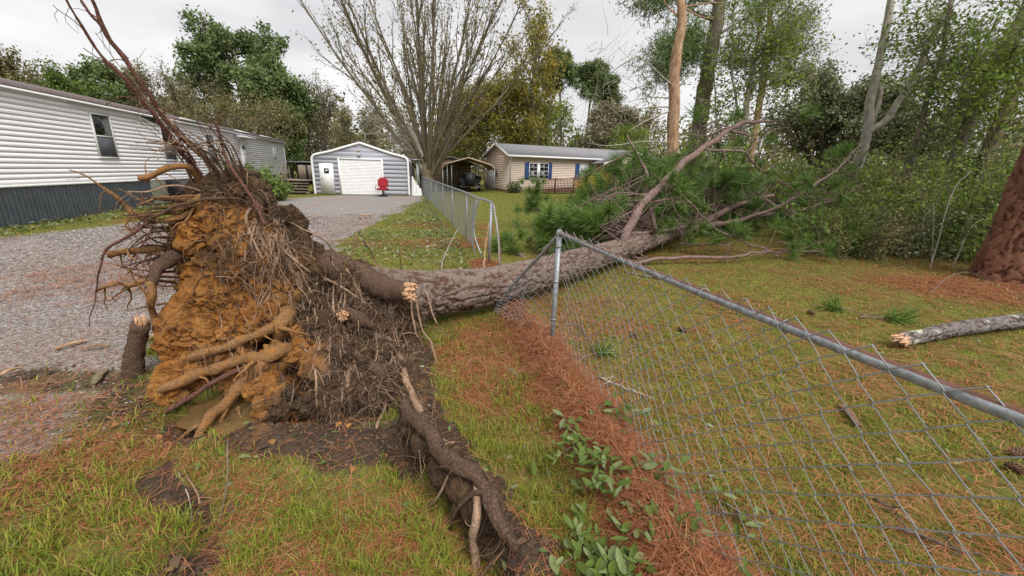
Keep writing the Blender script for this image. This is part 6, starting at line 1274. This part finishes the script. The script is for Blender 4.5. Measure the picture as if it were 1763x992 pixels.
X, Y, D = scatter(150000, 2.6, 17, 1.5, 68); gr, di, stw, *_ = ground_masks(X, Y); k = g.uniform(0, 1, len(X)) < np.clip(gr * 1.0 + .10 * (X < -2.3) * (Y < 4), 0, 1) * (1 - di * .6); X, Y, D = X[k], Y[k], D[k]
V, F = chips(X, Y, g.uniform(.006, .014, len(X)) * np.maximum(1, D / 6), .3)
MT['stone'] = leafy('drive_gravel', [(0, (0.085, 0.075, 0.07)), (.4, (0.175, 0.158, 0.15)), (.75, (0.28, 0.255, 0.245)), (1, (0.44, 0.41, 0.38))], .85, 0.0, (0.22, 0.15, 0.11), .5); MT['stone'].node_tree.nodes
tag(link('gravel', mesh_np('gravel', V, F), MT['stone']), 'loose grey gravel of the driveway', 'gravel', None, 'stuff')
X, Y, D = scatter(90000, 1.2, 5.5, 1.0, 66); gr, di, *_ = ground_masks(X, Y); k = g.uniform(0, 1, len(X)) < di * .5; X, Y = X[k], Y[k]
V, F = chips(X, Y, g.uniform(.003, .012, len(X)) * (1 + 2.0 * (g.uniform(0, 1, len(X)) < .05)), .35, .8)
MT['clod'] = leafy('soil_clods', [(0, (0.03, 0.02, 0.014)), (.55, (0.085, 0.055, 0.035)), (.93, (0.14, 0.085, 0.045)), (.96, (0.24, 0.11, 0.035)), (1, (0.33, 0.16, 0.05))], .95, 0)
tag(link('soil_debris', mesh_np('soil_debris', V, F), MT['clod']), 'crumbled dark soil and clay clods round the root hole', 'soil', None, 'stuff')
# --- leaf litter
def leaf_litter(X, Y, size, lift, tilt):
    n = len(X); Z = basez(X, Y) + g.uniform(.004, 1, n) * lift; a = g.uniform(0, 6.28, n); d = np.stack([np.cos(a), np.sin(a), g.normal(0, tilt, n)], -1); s = np.stack([-np.sin(a), np.cos(a), g.normal(0, tilt, n)], -1); up_ = np.array([0, 0, 1.0]); c = np.stack([X, Y, Z], -1); L = size[:, None]
    V = np.stack([c - d * L * .5, c - d * L * .12 + s * L * .24 + up_ * L * .06, c + d * L * .2 + s * L * .19 + up_ * L * .05, c + d * L * .55, c + d * L * .2 - s * L * .19 + up_ * L * .05, c - d * L * .12 - s * L * .24 + up_ * L * .06, c - d * L * .12, c + d * L * .2], 1).reshape(-1, 3)
    i = np.arange(n)[:, None] * 8; return V, [i + np.array([[6, 1, 2, 7]]), i + np.array([[5, 6, 7, 4]]), np.concatenate([i + np.array([[0, 1, 6]]), i + np.array([[0, 6, 5]]), i + np.array([[7, 2, 3]]), i + np.array([[7, 3, 4]])], 0)]
MT['litter'] = leafy('wind_torn_leaves', [(0, (0.05, 0.085, 0.018)), (.35, (0.10, 0.15, 0.04)), (.62, (0.20, 0.23, 0.12)), (.8, (0.27, 0.28, 0.19)), (.9, (0.22, 0.13, 0.06)), (1, (0.34, 0.25, 0.12))], .55, .2)
LP = [gnd(*p)[:2] for p in [(545, 415), (700, 352), (735, 345), (815, 455), (815, 480), (690, 480), (610, 450)]]
X, Y = g.uniform(-8, .5, 60000), g.uniform(6, 27, 60000); k = in_poly(X, Y, LP) & (g.uniform(0, 1, 60000) < .04 + 1.0 * np.exp(-seg_dist(X, Y, FENCE_B) / .6) + .35 * (vnoise(np.stack([X, Y, 0 * X], -1), .8, 5) > .62)); X, Y = X[k][:3400], Y[k][:3400]; V1, F1_ = leaf_litter(X, Y, g.uniform(.04, .10, len(X)), .08, .4)
X, Y, D = scatter(1500, 1.2, 12, 1.4); gr, di, *_ = ground_masks(X, Y); k = gr < .5; X, Y = X[k], Y[k]; V2, F2_ = leaf_litter(X, Y, g.uniform(.025, .06, len(X)), .03, .3)
n = 1600; s = g.uniform(5, 27, n); wl_ = fr(np.stack([s, -g.uniform(.1, 1.4, n), 0 * s], -1)); V3, F3_ = leaf_litter(wl_[:, 0], wl_[:, 1], g.uniform(.06, .13, n), .12, .4)
VV = np.vstack([V1, V2, V3]); o1, o2 = len(V1), len(V1) + len(V2)
FF = [np.vstack([F1_[q], F2_[q] + o1, F3_[q] + o2]) for q in range(3)]
tag(link('leaf_litter', mesh_np('leaf_litter', VV, FF), MT['litter']), 'torn green leaves strewn by the far fence and along the skirting', 'leaf litter', None, 'stuff')
# --- leafy boughs dropped at the foot of the near fence
MT['broadleaf'] = noisy('glossy_green_leaf', [(0.3, (0.04, 0.07, 0.010)), (0.55, (0.085, 0.125, 0.017)), (0.75, (0.16, 0.185, 0.035))], 25, 3, .55, .2, 80, spec=.3)
MT['broadleaf_pale'] = noisy('leaf_underside', [(0.3, (0.10, 0.14, 0.045)), (0.7, (0.19, 0.22, 0.09))], 20, 3, .6, .15, 80)
def one_leaf(seed):
    q = np.random.default_rng(seed); rows = 6; V = []; curl = q.uniform(-.25, .35); w0 = q.uniform(.3, .46)
    for i in range(rows + 1):
        t_ = i / rows; w = w0 * math.sin(math.pi * min(1, t_ * .93 + .05)) ** .8; z = curl * (t_ - .4) ** 2
        for s_ in (-1, -.5, 0, .5, 1): V.append((t_, s_ * w * .5, z + abs(s_) * w * .18 + .01 * math.sin(t_ * 20 + s_ * 3)))
    F = [(r * 5 + c_, r * 5 + c_ + 1, r * 5 + c_ + 6, r * 5 + c_ + 5) for r in range(rows) for c_ in range(4)]; return np.array(V), np.array(F)
LM = []
for s_ in range(6):
    V, F = one_leaf(s_); m_ = mesh_np('leaf', V, F, True); m_.materials.append(MT['broadleaf_pale' if s_ in (2, 5) else 'broadleaf']); LM.append(m_)
def leafy_bough(u, v_, label, nl, ang, L, seed):
    q = np.random.default_rng(seed); b = gnd(u, v_); b[2] = gz(b[0], b[1]); o = thing('fallen_leafy_bough', tuple(b), label, 'branch', 'leafy boughs dropped at the fence'); d = np.array([math.cos(ang), math.sin(ang), .12]); P = [np.array([0, 0, .02])]
    for i in range(6): d = unit(d + q.normal(0, .15, 3) * [1, 1, .3]); P.append(P[-1] + d * L / 6)
    P = np.array(P); P[:, 2] = np.maximum(P[:, 2], .012); m = MB(); m.tube(P, np.linspace(.006, .002, 7), 5, True); m.build('twig', MT['wd_grey'], o, True, base=False)
    for i in range(nl):
        k = q.uniform(.5, 6); j = int(min(5, k)); p = P[j] + (P[j + 1] - P[j]) * (k - j); lf = bpy.data.objects.new('leaf', LM[q.integers(6)]); COL.objects.link(lf); lf.parent = o
        lf.location = Vector(p + np.array([q.normal(0, .065), q.normal(0, .065), abs(q.normal(.02, .03))])); lf.rotation_euler = (q.normal(0, .35), q.normal(-.1, .3), q.uniform(0, 6.28)); z = q.uniform(.035, .105); lf.scale = (z, z, z)
leafy_bough(1015, 735, 'leafy bough beside the straw bank, highest of the leaf heap', 50, -.6, .4, 1)
leafy_bough(1030, 800, 'leafy bough with pale leaf undersides in the middle of the leaf heap', 70, -1.4, .4, 2)
leafy_bough(1050, 880, 'dense leafy bough low in the heap by the fence foot', 80, -.9, .4, 3)
leafy_bough(1075, 950, 'leafy bough at the bottom edge by the fence foot', 80, -1.8, .4, 4)
leafy_bough(960, 730, 'small leafy sprig on the straw left of the fence', 12, -1.0, .25, 5)
leafy_bough(945, 850, 'loose green leaves on the grass left of the leaf heap', 12, -.3, .3, 6)
leafy_bough(866, 612, 'two dark leaves on the straw before the trunk', 4, .3, .12, 7)
leafy_bough(1235, 870, 'leafy sprig inside the near fence mesh', 10, -.5, .3, 8)
leafy_bough(1030, 992, 'leafy bough cut by the bottom edge of the view', 60, -1.2, .3, 9)
leafy_bough(1000, 770, 'flat leafy bough spread on the straw left of the leaf heap', 50, -1.9, .35, 11)
leafy_bough(1065, 840, 'leafy bough pushed against the mesh right of the leaf heap', 50, -.7, .35, 12)
leafy_bough(1120, 920, 'leafy bough nearest the mesh at the bottom edge', 50, -1.1, .35, 13)
leafy_bough(1005, 905, 'leafy bough on the grass side of the leaf heap', 45, -1.5, .35, 14)
leafy_bough(370, 812, 'big green leaf on the torn soil under the clay covered root', 4, .2, .1, 10)
# --- log, sticks, cones, chips
MT['cone'] = noisy('pine_cone_scales', [(0.3, (0.09, 0.05, 0.03)), (0.6, (0.19, 0.11, 0.07)), (0.8, (0.30, 0.20, 0.13))], 40, 3, .85, .3)
lp = [gnd(1548, 598), gnd(1640, 578), gnd(1763, 562), gnd(1900, 548)]; lp = [p + np.array([0, 0, .085]) for p in lp]; LG = thing('fallen_log', tuple(lp[0]), 'lichen spotted broken log with a raw splintered end on the lawn', 'log')
bark_tube(lp, [.075, .085, .09, .09], 'log_body', 'log', LG, (.07, .04), .014, .02, 40, 21)
m = MB(); d = unit(lp[0] - lp[1]); q_ = np.random.default_rng(4); T_, N_, B_ = frames(np.array([lp[1], lp[0], lp[0] + d]))
for i in range(60):
    a, e = q_.uniform(0, 6.28), .072 * math.sqrt(q_.uniform(0, 1)); c = lp[0] + (N_[1] * math.cos(a) + B_[1] * math.sin(a)) * e - d * .03; L = q_.uniform(.04, .16) * (1.2 if math.sin(a) < 0 else .6); m.tube(np.array([c, c + d * L * .6, c + d * L + q_.normal(0, .006, 3)]), [.013, .011, .003], 4)
m.build('splintered_end', MT['splinter'], LG)
def stick(label, pts, r, mat='wd_grey', twigs=3, seed=0, name='fallen_stick'):
    q = np.random.default_rng(seed); P = []
    for (u, v_, z) in pts: p = gnd(u, v_); p[2] = gz(p[0], p[1]) + z; P.append(p)
    P = np.array(P); o = thing(name, tuple(P[0]), label, 'stick'); Q, w = spline(P, np.linspace(r, r * .5, len(P)), .03); Q = Q + q.normal(0, r * .35, Q.shape); m = MB(); m.tube(Q, w, 7, True, .08, q)
    for _ in range(twigs): k = q.integers(1, len(Q)); e = unit(q.normal(0, 1, 3) * [1, 1, .4]) * q.uniform(.06, .2); m.tube(np.array([Q[k], Q[k] + e * .5 + [0, 0, .01], Q[k] + e]), [r * .45, r * .35, r * .15], 4, False)
    m.build('stick_body', MT[mat], o, True)
stick('curved grey stick on the lawn just inside the near post', [(970, 562, .01), (995, 568, .05), (1012, 590, .02), (1022, 612, .01)], .011, 'wd_grey', 1, 1)
stick('pale lichened stick lying across the mesh foot', [(1030, 655, .02), (1055, 668, .03), (1090, 682, .02), (1128, 694, .01)], .012, 'wd_pale', 3, 2)
stick('dark forked twig at the bottom right of the lawn', [(1535, 915, .02), (1590, 935, .03), (1640, 955, .02), (1690, 965, .02)], .010, 'wd_dark', 5, 3)
stick('short dark twig near the bottom right corner', [(1500, 870, .02), (1530, 885, .02), (1545, 905, .01)], .009, 'wd_dark', 3, 4)
stick('thin twig behind the mesh in the middle lawn', [(1310, 728, .01), (1350, 730, .02), (1400, 740, .01)], .006, 'wd_grey', 3, 5)
stick('bare stick under the fallen trunk edge', [(1075, 470, .01), (1120, 478, .03), (1170, 482, .02)], .02, 'wd_grey', 5, 6)
stick('pale hooked stick in the brush beside the big pine', [(1600, 510, .05), (1625, 500, .22), (1660, 495, .26), (1700, 510, .2), (1770, 535, .1)], .006, 'wd_grey', 8, 7)
stick('bent orange stick leaning by the bent far post', [(832, 480, .0), (835, 462, .35), (842, 448, .75)], .018, 'wd_strip', 1, 8)
stick('pale branch in the leaf litter by the far fence', [(760, 478, .05), (765, 455, .15), (790, 430, .5)], .014, 'wd_pale', 5, 9)
stick('bowed pale branch lying against the trunk', [(760, 482, .02), (790, 476, .05), (818, 470, .03)], .02, 'wd_pale', 3, 10)
stick('thin white twig on the grass before the root hole', [(310, 825, .03), (325, 855, .05), (328, 890, .02)], .004, 'wd_pale', 1, 11)
stick('fine bent twig crossing the torn soil', [(400, 800, .10), (395, 850, .06), (375, 895, .03), (420, 925, .02)], .004, 'wd_grey', 2, 12)
for i, (a, b, lb) in enumerate([((95, 608), (150, 592), 'orange bark strip on the gravel beside the stump'), ((0, 655), (40, 640), 'orange bark strip at the left edge'), ((160, 668), (185, 640), 'pink bark flake on the torn soil'), ((255, 590), (292, 572), 'split wood slab behind the broken stump'), ((190, 600), (140, 608), 'long bark strip lying toward the stump'), ((1445, 705), (1475, 742), 'red brown bark chip behind the fence mesh'), ((870, 640), (890, 655), 'brown bark flake on the pine straw')]):
    p, q2 = gnd(*a), gnd(*b); q_ = np.random.default_rng(i); L = np.linalg.norm(q2 - p); d = unit(q2 - p); s_ = np.array([-d[1], d[0], 0]); w = L * (.10 if L > .35 else .2); z = gz(p[0], p[1]) + .015; V = []
    for t_ in np.linspace(0, 1, 7):
        ww = w * (.45 + .55 * math.sin(math.pi * (.12 + .8 * t_))) * q_.uniform(.75, 1.2); c = p + d * L * t_
        for (sg, dz) in ((-1, 0), (1, .006), (1, .02), (-1, .014)): V.append(c + s_ * ww * sg * .5 + np.array([0, 0, z + dz + .02 * math.sin(3 * t_)]))
    k = np.arange(6)[:, None] * 4; j = np.arange(4)[None]; F = np.stack([k + j, k + (j + 1) % 4, k + 4 + (j + 1) % 4, k + 4 + j], -1).reshape(-1, 4); F = np.vstack([F, [[0, 1, 2, 3]], [[27, 26, 25, 24]]])
    o = link('bark_chip', mesh_np('bark_chip', np.array(V), F), MT['cone' if i == 5 else 'wd_strip' if i not in (2, 6) else 'wd_olive']); tag(o, lb, 'bark', 'loose bark and wood pieces')
def cone_mesh():
    m = MB(); q = np.random.default_rng(6)
    core = [(0, 0, -.045), (0, 0, -.02), (0, 0, .02), (0, 0, .05)]; m.tube(np.array(core), [.012, .022, .018, .006], 10)
    for i in range(64):
        t_ = i / 64; z = -.045 + .095 * t_; r = .026 * math.sin(math.pi * (.18 + .78 * t_)) + .004; a = i * 2.4; o_, s_ = np.array([math.cos(a), math.sin(a), 0]), np.array([-math.sin(a), math.cos(a), 0]); c = o_ * r * .55 + np.array([0, 0, z]); e = o_ * r * 1.35 + np.array([0, 0, z + .012])
        m.add(np.array([c - s_ * .003, c + s_ * .003, e + s_ * .008, e - s_ * .008, (c + e) / 2 + [0, 0, -.005]]), np.array([[0, 1, 2, 3]]) if False else [np.array([[0, 1, 2, 3]]), np.array([[0, 3, 4], [3, 2, 4], [2, 1, 4], [1, 0, 4]])])
    return m.mesh('pine_cone')
CMH = cone_mesh(); CMH.materials.append(MT['cone'])
for i, (u, v_, lb) in enumerate([(1742, 815, 'pine cone at the right edge, lower of two'), (1748, 790, 'pine cone at the right edge, upper of two'), (1010, 812, 'pine cone half hidden in the leaf heap'), (1175, 575, 'pine cone on the lawn behind the post'), (1090, 586, 'pine cone beside the curved stick'), (1395, 540, 'pine cone on the far side of the rail'), (1232, 895, 'pine cone inside the mesh foot')]):
    p = gnd(u, v_); o = bpy.data.objects.new('pine_cone', CMH); COL.objects.link(o); o.location = (p[0], p[1], gz(p[0], p[1]) + .03); o.rotation_euler = (1.45, .2 * i, i * 1.3); tag(o, lb, 'pine cone', 'pine cones on the ground')
# broken stump standing at the hole's edge
p = gnd(228, 645); ST = thing('broken_stump', tuple(p), 'dark snapped root stump standing at the left of the root hole', 'stump'); p[2] = -.1
Q = np.array([p, p + [.03, 0, .2], p + [.09, .02, .40], p + [.16, .03, .57]]); m = MB(); S, w = spline(Q, [.085, .075, .065, .068], .03); m.tube(S, w, 14, True, .07, g); m.build('stump_body', MT['root_dark'], ST, True); m = MB()
for i in range(26): a = g.uniform(0, 6.28); e = .055 * math.sqrt(g.uniform(0, 1)); c = Q[-1] + [e * math.cos(a), e * math.sin(a), -.02]; m.tube(np.array([c, c + [.01, 0, g.uniform(.03, .11)]]), [.012, .003], 4)
m.build('splintered_end', MT['splinter'], ST)
for i, (a, b) in enumerate([((693, 478), (689, 424)), ((628, 462), (617, 430))]):
    p = gnd(*a) if i == 0 else atY(*a, 4.6); e = atY(*b, p[1]); S = thing('bare_shoot', tuple(p), ['bare upright shoot behind the snapped root', 'short bare shoot sticking up behind the root plate'][i], 'shoot'); stem(S, [p, (p + e) / 2, e], [.010, .009, .006], 'root_dark', 'stem', 6, i)
